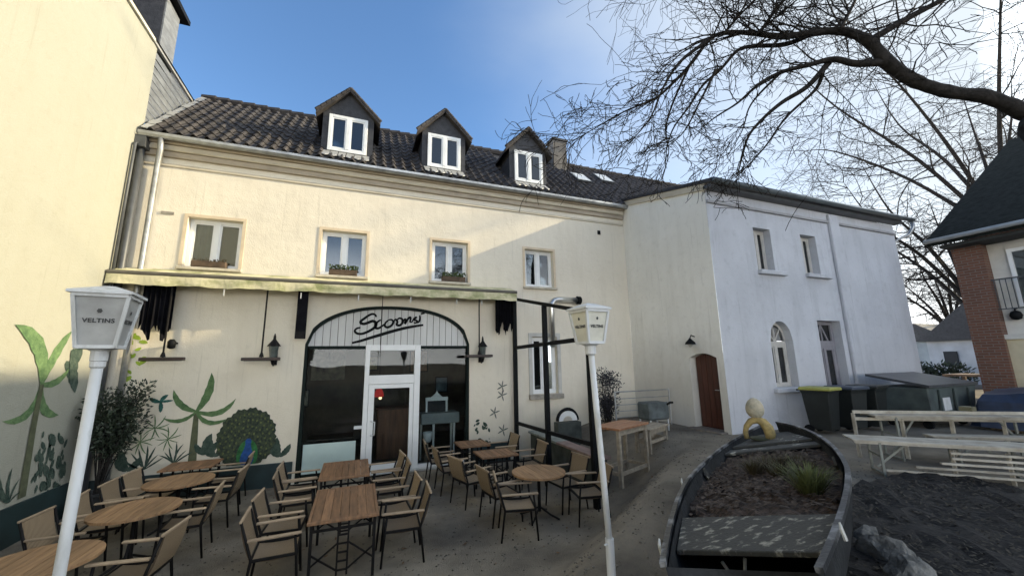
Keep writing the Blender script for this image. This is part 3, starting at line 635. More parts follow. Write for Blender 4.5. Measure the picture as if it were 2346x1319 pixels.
for k in range(46):
    px, py = 105+random.uniform(-42, 42), 1055+random.uniform(-72, 70)
    if abs(px-105) > 46-.30*abs(py-1055)*.5: continue
    a_ = G(px, py); b_ = G(px+random.uniform(-14,14), py+random.choice((-1,1))*random.uniform(14,26)); mural(lh, 'leaf_mural', PL, [(a_, b_, .05, .26)], lm=LEAFD)
c = G(20, 1150); mural(lh, 'spiky_plant_mural', PL, [(c, G(*q), .1, .07) for q in ((28,1070),(45,1095),(0,1095),(-5,1125),(48,1125))], lm=LEAFD)
for q in ((165,800,160,880),(150,830,172,900),(172,760,180,830)):
    mural(lh, 'leaf_mural', PL, [(G(q[0],q[1]), G(q[2],q[3]), .1, .2)], lm=LEAFD)

# ------------------------------------------------------------------ wing building at the right
wing = thing('side_wing', 'pale grey two-storey wing with red-brown door projecting from the cafe', 'building', (XR, -3.45, .85))
WY, WXE = -3.45, 17.05
fx = lambda y, z, d: (XR+d, y, z)
b = wall_holes(-3.448, -.001, .3, 7.05, [(-3.24, -2.36, .88, 2.78)], fx, .32)
# arched head over the door: fill corners of the rectangular hole
for k in range(10):
    ya = -3.24+.88*k/10; yb = ya+.088; za = 2.66+.12*math.sin(math.pi*k/10); zb_ = 2.66+.12*math.sin(math.pi*(k+1)/10)
    b.quad((XR,ya,za),(XR,yb,zb_),(XR,yb,2.78),(XR,ya,2.78)); b.quad((XR,ya,za),(XR,yb,zb_),(XR+.32,yb,zb_),(XR+.32,ya,za))
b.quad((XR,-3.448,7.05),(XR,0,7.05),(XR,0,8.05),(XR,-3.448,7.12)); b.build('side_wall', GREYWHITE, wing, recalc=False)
MB().prism([(XR-.05,-3.50,7.04),(XR-.05,0,7.93),(XR-.05,0,8.10),(XR-.05,-3.50,7.21)], (.049,0,0)).build('verge_moulding', mat('pale_moulding', (.5,.43,.31)), wing)
ddoor = MB()
pl = 5
for k in range(pl): ddoor.box((XR+.20, -3.22+.84/pl*k, .90), (XR+.24, -3.22+.84/pl*(k+1)-.012, 2.76))
dd = ddoor.build('door', DARKWOOD, wing); box('door_backing', (XR+.243, -3.24, .88), (XR+.26, -2.36, 2.78), DARKBOARD, dd)
MB().tube([(XR+.19,-3.10,1.85),(XR+.14,-3.10,1.85),(XR+.13,-2.98,1.85)], .012, 6).build('handle', ZINC, dd)
box('door_step', (XR-.22, -3.34, .80), (XR+.2, -2.28, .885), mat('worn_step', (0.20,0.17,0.14), .8, .2, 6), wing, bevel=.012)
fyw = lambda x, z, d: (x, WY+d, z)
wh = [(10.06, 10.74, 4.99, 6.21), (12.03, 12.72, 5.02, 6.21), (10.16, 11.04, 1.86, 3.60), (12.18, 13.22, 1.66, 3.66)]
b = wall_holes(XR, WXE, .3, 7.05, wh, fyw, .30)
ac, ah, asz = 10.60, .44, 3.08
def parch(x): return asz + .52*math.sqrt(max(0, 1-((x-ac)/ah)**2))
for k in range(12):
    xa = ac-ah+2*ah*k/12; xb = xa+2*ah/12
    b.quad((xa,WY,parch(xa)),(xb,WY,parch(xb)),(xb,WY,3.60),(xa,WY,3.60)); b.quad((xa,WY,parch(xa)),(xb,WY,parch(xb)),(xb,WY+.3,parch(xb)),(xa,WY+.3,parch(xa)))
b.quad((WXE,WY,.3),(WXE,0,.3),(WXE,0,8.0),(WXE,WY,7.05))
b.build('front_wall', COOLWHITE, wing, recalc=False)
box('pilaster', (13.42, WY-.10, .5), (13.86, WY-.002, 6.98), COOLWHITE, wing, bevel=.02)
box('eave_band', (XR+.0, WY-.06, 6.70), (13.415, WY-.003, 6.78), mat('grey_band', (.36,.36,.37), .85, .15, 3), wing, bevel=.012)
box('eave_band', (13.865, WY-.06, 6.70), (WXE, WY-.003, 6.78), mat('grey_band', (.36,.36,.37)), wing, bevel=.012)
box('eave_soffit', (XR-.05, WY-.24, 7.06), (WXE+.1, WY-.002, 7.15), DKPIPE, wing)
b = MB(); b.prism([(XR-.08, WY-.30, 7.17), (WXE+.15, WY-.30, 7.17), (WXE+.15, .1, 8.12), (XR-.08, .1, 8.12)], (0,0,.09)); b.build('roof', SLATE, wing)
MB().tube([(XR-.05, WY-.34, 7.20), (WXE+.55, WY-.34, 7.20)], .075, 10).build('gutter', mat('dark_zinc', (.10,.12,.13), .45, .2, 4), wing, smooth=True)
MB().tube([(WXE+.48, WY-.34, 7.16), (WXE+.48, WY-.34, 6.95), (WXE+.40, WY-.22, 6.70), (WXE+.08, WY+.10, 6.5), (WXE+.08, WY+.10, .9)], .055, 8).build('downpipe', ZINC, wing, smooth=True)
BROWNF = mat('grey_brown_frame', (0.50, 0.48, 0.44), .55, .1, 4)
for (a, b_, z0, z1) in wh[:2]:
    window_unit(wing, a, b_, z0, z1, WY+.20, back=DARKBOARD, material=BROWNF, fr=.07)
    box('sill', (a-.03, WY-.12, z0-.12), (b_+.35, WY+.2, z0-.003), COOLWHITE, wing, bevel=.015)
f = window_unit(wing, 10.16, 11.04, 1.86, 3.02, WY+.20, back=DARKBOARD, material=BROWNF, fr=.08)
b = MB(); L_, R_ = [], []
for k in range(17):
    x = ac-ah+2*ah*k/16; L_.append((x, WY+.2, parch(x))); R_.append((ac+(x-ac)*.84, WY+.2, asz+(parch(x)-asz)*.84))
b.strip(L_, R_); b.bar((ac,WY+.215,asz),(ac,WY+.215,3.55),.03,.03); b.bar((ac-.4,WY+.215,3.04),(ac+.4,WY+.215,3.04),.06,.06); b.bar((ac,WY+.215,3.06),(ac-.27,WY+.215,3.42),.025,.03); b.bar((ac,WY+.215,3.06),(ac+.27,WY+.215,3.42),.025,.03); b.build('fanlight', BROWNF, f, recalc=False)
MB().quad(*[(p[0], WY+.24, p[2]) for p in L_]).build('pane', PANE, f, recalc=False)
MB().box((10.1, WY+.5, 1.8), (11.1, WY+.52, 3.7)).build('room_back', DARKBOARD, f)
box('sill', (10.02, WY-.12, 1.74), (11.25, WY+.2, 1.855), COOLWHITE, wing, bevel=.015)
f = window_unit(wing, 12.18, 13.22, 1.66, 2.98, WY+.22, back=DARKBOARD, material=mat('violet_grey_frame', (.24,.23,.25), .6, .1, 4), fr=.12)
b = MB(); b.box((12.18,WY+.22,2.983),(13.22,WY+.28,3.09)); b.box((12.18,WY+.22,3.56),(13.22,WY+.28,3.66)); b.box((12.18,WY+.22,3.09),(12.28,WY+.28,3.56)); b.box((13.12,WY+.22,3.09),(13.22,WY+.28,3.56))
b.bar((12.45,WY+.25,3.09),(12.70,WY+.25,3.56),.04,.04).bar((12.95,WY+.25,3.09),(12.70,WY+.25,3.56),.04,.04).bar((12.70,WY+.25,3.09),(12.70,WY+.25,3.56),.03,.03); b.build('overlight', MATS['violet_grey_frame'], f)
MB().box((12.28,WY+.26,3.09),(13.12,WY+.265,3.56)).build('pane', PANE, f); MB().box((12.1, WY+.5, 1.6), (13.3, WY+.52, 3.7)).build('room_back', DARKBOARD, f)
box('sill', (12.1, WY-.08, 1.56), (13.3, WY+.22, 1.655), COOLWHITE, wing, bevel=.015)

# ------------------------------------------------------------------ brick house and neighbours at the right
def brick_mat():
    M = bpy.data.materials.new('red_brown_brick'); M.use_nodes = True; t = M.node_tree; b = t.nodes['Principled BSDF']; b.inputs['Roughness'].default_value = .85
    tc = t.nodes.new('ShaderNodeTexCoord'); sx = t.nodes.new('ShaderNodeSeparateXYZ'); mp = t.nodes.new('ShaderNodeCombineXYZ'); t.links.new(tc.outputs['Object'], sx.inputs[0])
    sm_ = t.nodes.new('ShaderNodeMath'); sm_.operation = 'ADD'; t.links.new(sx.outputs['X'], sm_.inputs[0]); t.links.new(sx.outputs['Y'], sm_.inputs[1]); t.links.new(sm_.outputs[0], mp.inputs['X']); t.links.new(sx.outputs['Z'], mp.inputs['Y'])
    bt = t.nodes.new('ShaderNodeTexBrick'); bt.inputs['Scale'].default_value = 1.0; bt.inputs['Brick Width'].default_value = .25; bt.inputs['Row Height'].default_value = .083; bt.inputs['Mortar Size'].default_value = .01
    bt.inputs['Color1'].default_value = (.17, .075, .045, 1); bt.inputs['Color2'].default_value = (.12, .055, .035, 1); bt.inputs['Mortar'].default_value = (.16, .13, .11, 1)
    t.links.new(mp.outputs[0], bt.inputs['Vector']); t.links.new(bt.outputs['Color'], b.inputs['Base Color'])
    bp = t.nodes.new('ShaderNodeBump'); bp.inputs['Strength'].default_value = .5; bp.inputs['Distance'].default_value = .01; t.links.new(bt.outputs['Fac'], bp.inputs['Height']); bp.invert = True; t.links.new(bp.outputs[0], b.inputs['Normal'])
    return M
BRICK = brick_mat()
bh = thing('brick_house', 'house with dark steep roof, brown brick pier and white balcony wall at the right edge', 'building', (18, -5, .85))
BX, BY0, BY1 = 18.0, -4.40, -17.0
CREAMW = mat('white_cream_wall', (.62, .60, .54), .9, .12, 1.5, .1)
PALEY = mat('pale_yellow_wall', (.60, .53, .36), .9, .12, 1.5, .1)
box('brick_pier', (BX-.05, -5.06, .3), (BX+.9, BY0, 6.0), BRICK, bh)
box('gable_wall', (BX+.902, -4.80, .3), (33, BY0, 6.3), BRICK, bh)
MB().prism([(BX+.902,-4.45,6.3),(33,-4.45,6.3),(26.0,-4.45,11.6)], (0,-.3,0)).build('gable_peak', BRICK, bh)
box('upper_wall', (BX+.30, BY1, 3.20), (BX+.55, -5.062, 6.0), CREAMW, bh); box('lower_wall', (BX+.10, BY1, .3), (BX+.5, -5.062, 3.05), PALEY, bh)
box('floor_band', (BX+.02, BY1, 3.052), (BX+.52, -5.064, 3.198), CREAMW, bh)
box('back_wall', (32.8, BY1, .3), (33, -4.8, 6.3), BRICK, bh); box('end_wall', (BX+.5, BY1-.25, .3), (33, BY1-.01, 6.3), BRICK, bh)
wf = MB(); y0, y1, z0, z1 = -6.35, -5.45, 4.0, 5.75
for q in ((y0, y0+.09, z0, z1), (y1-.09, y1, z0, z1), (y0+.09, y1-.09, z1-.1, z1), (y0+.09, y1-.09, z0, z0+.1), ((y0+y1)/2-.06, (y0+y1)/2+.06, z0+.1, z1-.1)): wf.box((BX+.23, q[0], q[2]), (BX+.298, q[1], q[3]))
wo = wf.build('window', WFRAME, bh); MB().box((BX+.27, y0+.09, z0+.1), (BX+.28, y1-.09, z1-.1)).build('pane', PANE, wo); 
rl = MB(); rl.bar((BX+.02,-5.08,4.85),(BX+.02,-8.5,4.85),.04,.04); rl.bar((BX+.02,-5.08,3.95),(BX+.02,-8.5,3.95),.03,.03)
for k in range(28): rl.bar((BX+.02,-5.12-.12*k,3.95),(BX+.02,-5.12-.12*k,4.85),.018,.018)
rl.build('balcony_railing', DKPIPE, bh)
EV, RGX, RGZ = 6.42, 26.0, 11.55
b = MB(); b.prism([(BX-.75, BY0+.28, EV-.32), (BX-.75, BY1-.5, EV-.32), (RGX, BY1-.5, RGZ), (RGX, BY0+.28, RGZ)], (0,0,.22)); b.prism([(RGX, BY0+.28, RGZ), (RGX, BY1-.5, RGZ), (34, BY1-.5, EV-.32), (34, BY0+.28, EV-.32)], (0,0,.22)); b.build('roof', mat('dark_green_black_roof', (.016,.019,.017), .9, .3, 6, .4, 14, spec=.08), bh)
MB().tube([(BX-.82, BY0+.30, EV-.16), (BX-.82, BY1-.5, EV-.16)], .07, 8).build('gutter', mat('pale_gutter', (.42,.42,.40), .5, .1), bh, smooth=True)
box('soffit', (BX-.60, BY1, 6.003), (BX+.55, BY0+.05, 6.10), mat('dark_soffit', (.03,.032,.03), .8), bh)
t = tag(thing('wall_lamp', 'dark round wall lamp on the white wall beside the brick pier', 'lamp', (18.2, -5.35, 3.75)))
MB().lathe([(.02,-.14),(.10,-.11),(.13,0),(.10,.10),(.03,.14)], (18.17,-5.35,3.75), 14).build('globe', BLACK, t, smooth=True); MB().tube([(18.299,-5.35,3.95),(18.17,-5.35,3.95),(18.17,-5.35,3.88)], .02, 6).build('arm', BLACK, t)
# taller block beyond the brick house, outside the view; it throws the shade that covers the courtyard
tb = thing('apartment_block', 'plain tall block standing behind the brick house', 'building', (36, -16, .85))
box('wall', (33.5, -34, .3), (43, -8.2, 17.9), CREAMW, tb); box('roof', (33.2, -34.3, 17.903), (43.3, -7.9, 18.2), SLATE, tb)
# background house between wing and brick house
bg_ = thing('background_house', 'distant white house with dark pitched roof between the wing and brick house', 'building', (36, 2, .85))
box('wall', (34, -1.5, .3), (42, 3.2, 3.5), mat('far_white_wall', (.56,.58,.60), .9, .15, .8), bg_)
MB().prism([(33.7,3.45,3.45),(33.7,.6,6.1),(33.7,-1.8,3.45)], (8.6,0,0)).build('roof', SLATE, bg_)
box('window', (33.93, 1.9, 1.9), (33.998, 2.5, 2.8), DARKBOARD, bg_); box('window', (33.93, .3, 1.9), (33.998, .9, 2.8), DARKBOARD, bg_)
bg2 = thing('background_cottage', 'small grey house far behind the wing corner', 'building', (44, 6, .85))
box('wall', (40, 4.2, .3), (46, 8, 3.6), mat('far_grey_wall', (.34,.37,.38), .9, .15, .8), bg2); MB().prism([(39.8,4.0,3.6),(39.8,8.2,3.6),(39.8,6.1,5.0)], (6.5,0,0)).build('roof', SLATE, bg2)

# ------------------------------------------------------------------ awning, heaters, curtains, lanterns
aw = thing('awning', 'stained cream canvas awning rolled in above the shopfront', 'awning', (-.3, -.5, 4.3))
vb = MB(); n = 90; T, B_ = [], []
for k in range(n+1):
    x = -4.82+8.96*k/n; sag = .02*math.sin(k*.55)+.012*math.sin(k*1.7)
    T.append((x, -.50-.008*math.sin(k*.9), 4.54)); B_.append((x, -.515-.02*math.sin(k*.9), 4.335+sag*.6))
vb.strip(T, B_); vb.strip([(p[0], p[1]+.012, p[2]) for p in B_], [(p[0], p[1]+.012, p[2]) for p in T]); vb.strip(B_, [(p[0], p[1]+.012, p[2]) for p in B_])
vb.build('valance', AWN, aw, recalc=False)
MB().tube([(-4.83,-.46,4.58),(4.15,-.46,4.58)], .05, 10).build('front_bar', AWNBAR, aw)
b = MB(); b.prism([(-4.80,-.46,4.62),(-4.80,-.02,4.78),(-4.80,-.02,4.74),(-4.80,-.46,4.58)], (8.93,0,0)); b.build('canopy', AWN, aw)
MB().tube([(-4.80,-.16,4.52),(4.12,-.16,4.52)], .11, 12).build('fabric_roll', AWN, aw, smooth=True)
for x in (-4.2, -1.9, .4, 2.6, 3.9): MB().bar((x,-.45,4.52),(x,-.01,4.46),.05,.05).build('bracket', AWNBAR, aw)
for x in (-2.8, -1.3, -.05, 1.2, 2.4, 3.1): MB().bar((x,-.50,4.31),(x,-.50,4.17),.02,.012).build('cord_toggle', PAINTW, aw)
MB().tube([(.52,-.42,4.46),(.52,-.42,2.80)], .010, 6).build('pull_rod', IRON, aw)
HG = 'infrared heaters hung under the awning'
for (px, lab) in ((372, 'hanging bar heater nearest the left wall'), (598, 'hanging bar heater left of the arch beside a wall lantern'), (1098, 'hanging bar heater right of the arch')):
    p = onY(px, 822 if px < 1000 else 815, -.40)
    t = thing('hanging_heater', lab, 'heater', (p.x, -.40, p.z), HG)
    MB().tube([(p.x,-.40,p.z+.03),(p.x,-.40,4.45)], .018, 8).build('rod', IRON, t)
    MB().box((p.x-.37,-.46,p.z-.035),(p.x+.37,-.34,p.z+.035)).build('heater_bar', mat('brown_heater', (.045,.028,.022), .5, .2, 4), t, bevel=.01)
    MB().box((p.x-.32,-.44,p.z-.042),(p.x+.32,-.36,p.z-.037)).build('element', BLACK, t)
    MB().lathe([(.05,.04),(.035,.10),(.02,.14)], (p.x,-.40,p.z), 10).build('boss', IRON, t)
def hang_curtain(name, label, x0, x1, z0, y, seed):
    rr = random.Random(seed); t = thing(name, label, 'curtain', ((x0+x1)/2, y, z0))
    b = MB(); n = 26; T, B_ = [], []
    for k in range(n+1):
        x = x0+(x1-x0)*k/n; yy = y+.05*math.sin(k*1.6); T.append((x, yy, 4.44)); B_.append((x, yy+.02*math.sin(k), z0+.18*rr.random()+.12*math.sin(k*.5+seed)))
    b.strip(T, B_); b.strip([(p[0], p[1]+.015, p[2]) for p in B_], [(p[0], p[1]+.015, p[2]) for p in T]); b.strip(B_, [(p[0], p[1]+.015, p[2]) for p in B_])
    b.build('fabric', CURTD, t, recalc=False); MB().tube([(x0-.02,y,4.46),(x1+.02,y,4.46)], .02, 8).build('rail', IRON, t)
hang_curtain('gathered_curtain', 'dark gathered curtain with ragged hem under the awning by the left wall', -4.25, -3.70, 3.30, -.34, 1)
hang_curtain('gathered_curtain', 'dark gathered curtain with ragged hem at the right end of the awning', 3.55, 4.05, 3.45, -.34, 3)
t = thing('hanging_post', 'narrow dark upright board hanging left of the arch', 'post', (-1.28, -.30, 3.3))
box('board', (-1.38,-.36,3.25), (-1.16,-.30,4.44), CURTD, t, bevel=.008); box('end_block', (-1.36,-.385,3.25), (-1.18,-.362,3.42), IRON, t)
def wall_lantern(x, z, label):
    t = thing('wall_lantern', label, 'lantern', (x, -.2, z), 'old wall lanterns beside the arch')
    MB().lathe([(.05,-.24),(.07,-.20),(.10,.06),(.11,.07)], (x,-.26,z), 6).build('glass_body', mat('lantern_glass', (.09,.11,.10), .2, .2, 6, spec=.8), t)
    MB().lathe([(.14,.07),(.13,.09),(.05,.20),(.03,.23),(.025,.30),(.008,.36)], (x,-.26,z), 6).build('roof', IRON, t)
    MB().tube([(x,-.26,z-.24),(x,-.26,z-.34)], [.05,.02], 6).build('finial', IRON, t)
    MB().tube([(x,-.26,z-.30),(x,-.15,z-.36),(x,-.02,z-.30),(x,-.005,z-.1)], .016, 8).build('bracket', IRON, t)
    box('wall_plate', (x-.05,-.02,z-.35), (x+.05,-.003,z-.05), IRON, t); return t
p = onY(627, 800, -.26); wall_lantern(p.x, p.z, 'black wall lantern left of the arched shopfront')
p = onY(1106, 800, -.26); wall_lantern(p.x, p.z, 'black wall lantern right of the arched shopfront')
p = onY(395, 788, -.1); t = thing('wall_spotlight', 'small black spotlight on the wall near the left curtain', 'spotlight', (p.x, -.1, p.z))
MB().lathe([(.03,-.10),(.07,-.08),(.075,.05),(.04,.10)], (p.x,-.14,p.z), 12).build('head', BLACK, t, smooth=True); MB().tube([(p.x,-.14,p.z+.05),(p.x+.05,-.003,p.z+.02)], .02, 6).build('arm', BLACK, t)
# window boxes
def flower_box(x, label, green, seed):
    rr = random.Random(seed); t = thing('window_box', label, 'planter', (x, -.04, 4.875), 'window boxes on the upper sills')
    b = MB(); b.box((x-.33,-.085,4.875),(x+.33,.09,5.02)); 
    b.build('trough', mat('brown_trough', (.10,.065,.04), .8, .3, 8), t, bevel=.012)
    f = MB()
    for k in range(220 if green else 60):
        c = Vector((x+rr.uniform(-.34,.34), rr.uniform(-.10,.09), 5.0+rr.uniform(0,.13 if green else .06))); d = Vector((rr.uniform(-1,1), rr.uniform(-1,.4), rr.uniform(0,1))).normalized()*.045; e = d.cross(Vector((rr.random(),rr.random(),rr.random()))).normalized()*.016
        f.quad(c-e, c+d*.5-e*1.4, c+d, c+d*.5+e*1.4)
    tag(f.build('foliage', mat('box_green' if green else 'box_dry', (.07,.11,.03) if green else (.12,.09,.05), .8, .3, 9), t, recalc=False), kind='stuff')
flower_box(-3.28, 'brown wooden window box on the leftmost upper sill', False, 1)
flower_box(-.45, 'window box with short green plants on the second upper sill', True, 2)
flower_box(2.42, 'window box with darker trailing plants on the third upper sill', True, 3)

# veranda side frame: posts and rails
vf = thing('veranda_frame', 'black steel veranda side frame running out from the facade', 'frame', (4.2, -2, 0))
for (y, zt) in ((-.14, 4.42), (-2.10, 3.98), (-4.02, 3.55)): box('post', (4.15, y-.05, ground_z(4.2, y)-.05), (4.25, y+.05, zt), BLACK, vf)
MB().bar((4.2,-.08,4.46),(4.2,-4.10,3.58),.07,.08).build('top_rail', BLACK, vf)
MB().bar((4.2,-.19,3.03),(4.2,-2.05,3.05),.06,.09).build('rail', BLACK, vf); MB().bar((4.2,-2.15,3.05),(4.2,-3.97,3.07),.06,.09).build('rail', BLACK, vf)
MB().bar((4.2,-.19,.98),(4.2,-2.05,1.03),.06,.08).build('rail', BLACK, vf); MB().bar((4.2,-2.15,1.03),(4.2,-3.97,1.10),.06,.08).build('rail', BLACK, vf)
# low stepped wall beyond the frame
lw = thing('low_wall', 'low dark retaining wall with a pinkish coping behind the black frame', 'wall', (5, -2.3, 0))
b = MB(); b.prism([(4.55,-.3,-.2),(4.75,-.3,-.2),(4.75,-.3,.70),(4.55,-.3,.70)], (0,-3.3,0)); b.build('wall', mat('dark_mossy_concrete', (.075,.085,.075), .9, .35, 3, .3, 20), lw)
box('coping', (4.50,-3.65,.703), (4.82,-1.9,.76), mat('pink_coping', (.30,.21,.18), .8, .2, 4), lw, bevel=.01); box('coping', (4.50,-1.895,.703), (4.82,-.25,.76), mat('grey_coping', (.30,.32,.28), .85, .25, 4), lw, bevel=.01)
t = thing('garden_basin', 'white upturned basin with a dark rim by the facade behind the frame', 'basin', (5.35, -1.0, .7))
b = MB()
for k in range(12):
    a1, a2 = math.pi*k/12, math.pi*(k+1)/12
    for (rr1, rr2, m_) in ((.0,.22,0),):
        b.quad((5.4+.14*math.cos(a1),-.9,1.05+.12*math.sin(a1)),(5.4+.28*math.cos(a1),-.92,1.05+.26*math.sin(a1)),(5.4+.28*math.cos(a2),-.92,1.05+.26*math.sin(a2)),(5.4+.14*math.cos(a2),-.9,1.05+.12*math.sin(a2)))
b.build('bowl', WFRAME, t, recalc=False)
MB().tube([(5.4+.31*math.cos(math.pi*k/12),-.88,1.05+.30*math.sin(math.pi*k/12)) for k in range(13)], .045, 8).build('rim', BLACK, t, smooth=True)
box('stand', (5.05,-1.0,.2), (5.75,-.75,1.02), mat('dark_mossy_concrete', (.1,.1,.1)), t)

# ------------------------------------------------------------------ post lanterns
def text_mesh(txt, size, material, name, parent, M_):
    cu = bpy.data.curves.new(name+'_curve', 'FONT'); cu.body = txt; cu.size = size; cu.align_x = 'CENTER'; cu.align_y = 'CENTER'; cu.extrude = .0006; cu.offset = .0012; cu.space_character = 1.08
    tmp = bpy.data.objects.new('tmp', cu); COL.objects.link(tmp); dg = bpy.context.evaluated_depsgraph_get(); me = bpy.data.meshes.new_from_object(tmp.evaluated_get(dg))
    bpy.data.objects.remove(tmp); me.transform(M_); me.materials.clear(); me.materials.append(material)
    o = bpy.data.objects.new(name, me); COL.objects.link(o); o.parent = parent; return o
def post_lantern(label, base, top, rz, s=1.0, twin=False, h=0.40, panel=LAMPP):
    """base/top: foot and lantern bottom of the pole in world space"""
    base = Vector(base); top = Vector(top); t = thing('lamp_post', label, 'lamp', base, 'post lanterns on the terrace'); pr_ = .034 if s > .6 else .027
    pole = MB().tube([base, base.lerp(top, .985)], pr_, 14).build('pole', PAINTW, t, smooth=True)
    MB().tube([base.lerp(top,.945), base.lerp(top,.95), base.lerp(top,.962), base.lerp(top,.967)], [pr_+.001,pr_+.011,pr_+.011,pr_+.001], 14).build('collar', PAINTW, t)
    Q = Matrix.Translation(top-base) @ Matrix.Rotation(rz, 4, 'Z')
    def lb(name, mb, m_, bevel=0): 
        mb.v = [Q @ v for v in mb.v]; return mb.build(name, m_, t, loc=(0,0,0), bevel=bevel)
    wb_, wt = .155*s, .225*s
    f = MB()
    for (sx, sy) in ((-1,-1),(1,-1),(1,1),(-1,1)): f.bar((sx*wb_, sy*wb_, 0),(sx*wt, sy*wt, h),.022,.022)
    for k in range(4):
        c1 = [(-1,-1),(1,-1),(1,1),(-1,1)][k]; c2 = [(-1,-1),(1,-1),(1,1),(-1,1)][(k+1)%4]
        f.bar((c1[0]*wb_,c1[1]*wb_,.0),(c2[0]*wb_,c2[1]*wb_,.0),.024,.024); f.bar((c1[0]*wt,c1[1]*wt,h),(c2[0]*wt,c2[1]*wt,h),.024,.024)
    lb('lantern_frame', f, PAINTW)
    lb('lantern_floor', MB().box((-wb_,-wb_,-.012),(wb_,wb_,.0)), PAINTW)
    lb('socket', MB().lathe([(.03,-.11),(.05,-.10),(.05,-.03),(.08,-.013)], (0,0,0), 14), PAINTW)
    for k in range(4):
        M4 = Matrix.Rotation(k*math.pi/2, 4, 'Z'); p_ = MB()
        p_.prism([(-wb_+.008,-wb_+.003,.008),(wb_-.008,-wb_+.003,.008),(wt-.008,-wt+.003,h-.008),(-wt+.008,-wt+.003,h-.008)], (0,.006,0)); p_.v = [M4 @ v for v in p_.v]
        pan = lb('panel', p_, panel)
        tilt = math.atan2(wt-wb_, h); zc = h*.50; yc = -(wb_+(wt-wb_)*zc/h)-.002
        MT = Q @ M4 @ Matrix.Translation((0, yc, zc)) @ Matrix.Rotation(math.pi/2+tilt, 4, 'X')
        text_mesh('VELTINS', .066*s, LAMPT, 'print', pan, MT)
        e = MB(); cz_ = .072
        ring = [Vector((.020*s*math.cos(j*math.pi/6)*(1 if j % 2 else 1.25), cz_+.022*s*math.sin(j*math.pi/6)*(1 if j % 2 else 1.25), .0008)) for j in range(12)]
        e.quad(*ring); e.v = [MT @ v for v in e.v]; e.build('crest', LAMPT, pan, loc=(0,0,0), recalc=False)
    rf = MB(); wr = wt+.045*s; hr = .085*s
    rf.v = [Vector(q) for q in ((-wr,-wr,h+.012),(wr,-wr,h+.012),(wr,wr,h+.012),(-wr,wr,h+.012),(-wr,-wr,h+.03),(wr,-wr,h+.03),(wr,wr,h+.03),(-wr,wr,h+.03),(-.03,-.03,h+.03+hr),(.03,-.03,h+.03+hr),(.03,.03,h+.03+hr),(-.03,.03,h+.03+hr))]
    rf.f = [[3,2,1,0],[0,1,5,4],[1,2,6,5],[2,3,7,6],[3,0,4,7],[4,5,9,8],[5,6,10,9],[6,7,11,10],[7,4,8,11],[8,9,10,11]]
    lb('lantern_roof', rf, PAINTW)
    return t
Y1 = -6.8
p0 = onY(135, 1319, Y1); p1 = onY(231, 795, Y1); d = (p1-p0); base = p0 + d*((ground_z(p0.x, Y1)-p0.z)/d.z)
post_lantern('white lamp post with grey square lantern at the lower left', base, p1, R(9), .66, h=.37)
Y2 = -7.55
p0 = onY(1404, 1319, Y2); p1 = onY(1352, 785, Y2); d = p1-p0; gz = ground_z(p0.x, Y2); base = p0 + d*((gz-p0.z)/d.z)
l2 = post_lantern('white lamp post with pale lantern beside the boat', base, p1, R(7), .55, h=.285, panel=mat('pale_lantern_panel', (.66,.64,.54), .5, .12, 4))
q = p0.lerp(p1, .12); MB().tube([q-Vector((0,0,.30)), q+Vector((0,0,.06))], .036, 12).build('sleeve', PAINTW, l2); MB().tube([q+Vector((0,0,.02)), q+Vector((-.065,-.02,.025))], .008, 6).build('clamp_screw', PAINTW, l2)

# ------------------------------------------------------------------ tables and chairs
def round_table(loc, label, r=.49):
    t = thing('round_table', label, 'table', loc, 'round wooden terrace tables'); x, y, z = loc
    for k in range(7):                                              # slatted top, each slat its own part
        a0 = -r+2*r*k/7+.003; a1 = -r+2*r*(k+1)/7-.003; P1, P2 = [], []
        for j in range(9):
            a = a0+(a1-a0)*j/8; w_ = math.sqrt(max(0, r*r-a*a)); P1.append((x+a, y-w_, z+.715)); P2.append((x+a, y+w_, z+.715))
        MB().prism(P1+P2[::-1], (0,0,.032)).build('slat', TEAKL, t)
    MB().lathe([(r-.05,.69),(r-.05,.712),(r-.09,.712),(r-.09,.69)], loc, 28).build('ring', IRON, t) if False else None
    MB().tube([(x,y,z+.10),(x,y,z+.71)], .028, 10).build('column', IRON, t)
    for k in range(4):
        a = math.pi/4+k*math.pi/2; MB().tube([(x+.03*math.cos(a),y+.03*math.sin(a),z+.16),(x+.2*math.cos(a),y+.2*math.sin(a),z+.07),(x+.36*math.cos(a),y+.36*math.sin(a),z+.015)], .016, 6).build('foot', IRON, t)
        MB().tube([(x,y,z+.60),(x+.34*math.cos(a),y+.34*math.sin(a),z+.708)], .012, 6).build('strut', IRON, t)
    return t
round_table((-2.92,-4.78,0), 'round wooden table nearest the camera, cut by the left frame edge')
round_table((-2.73,-3.30,0), 'second round wooden table from the camera along the left wall')
round_table((-2.73,-1.86,0), 'third round wooden table along the left wall, before the square one')
round_table((3.08,-3.95,0), 'round wooden table on the right beside the lamp post', .47)
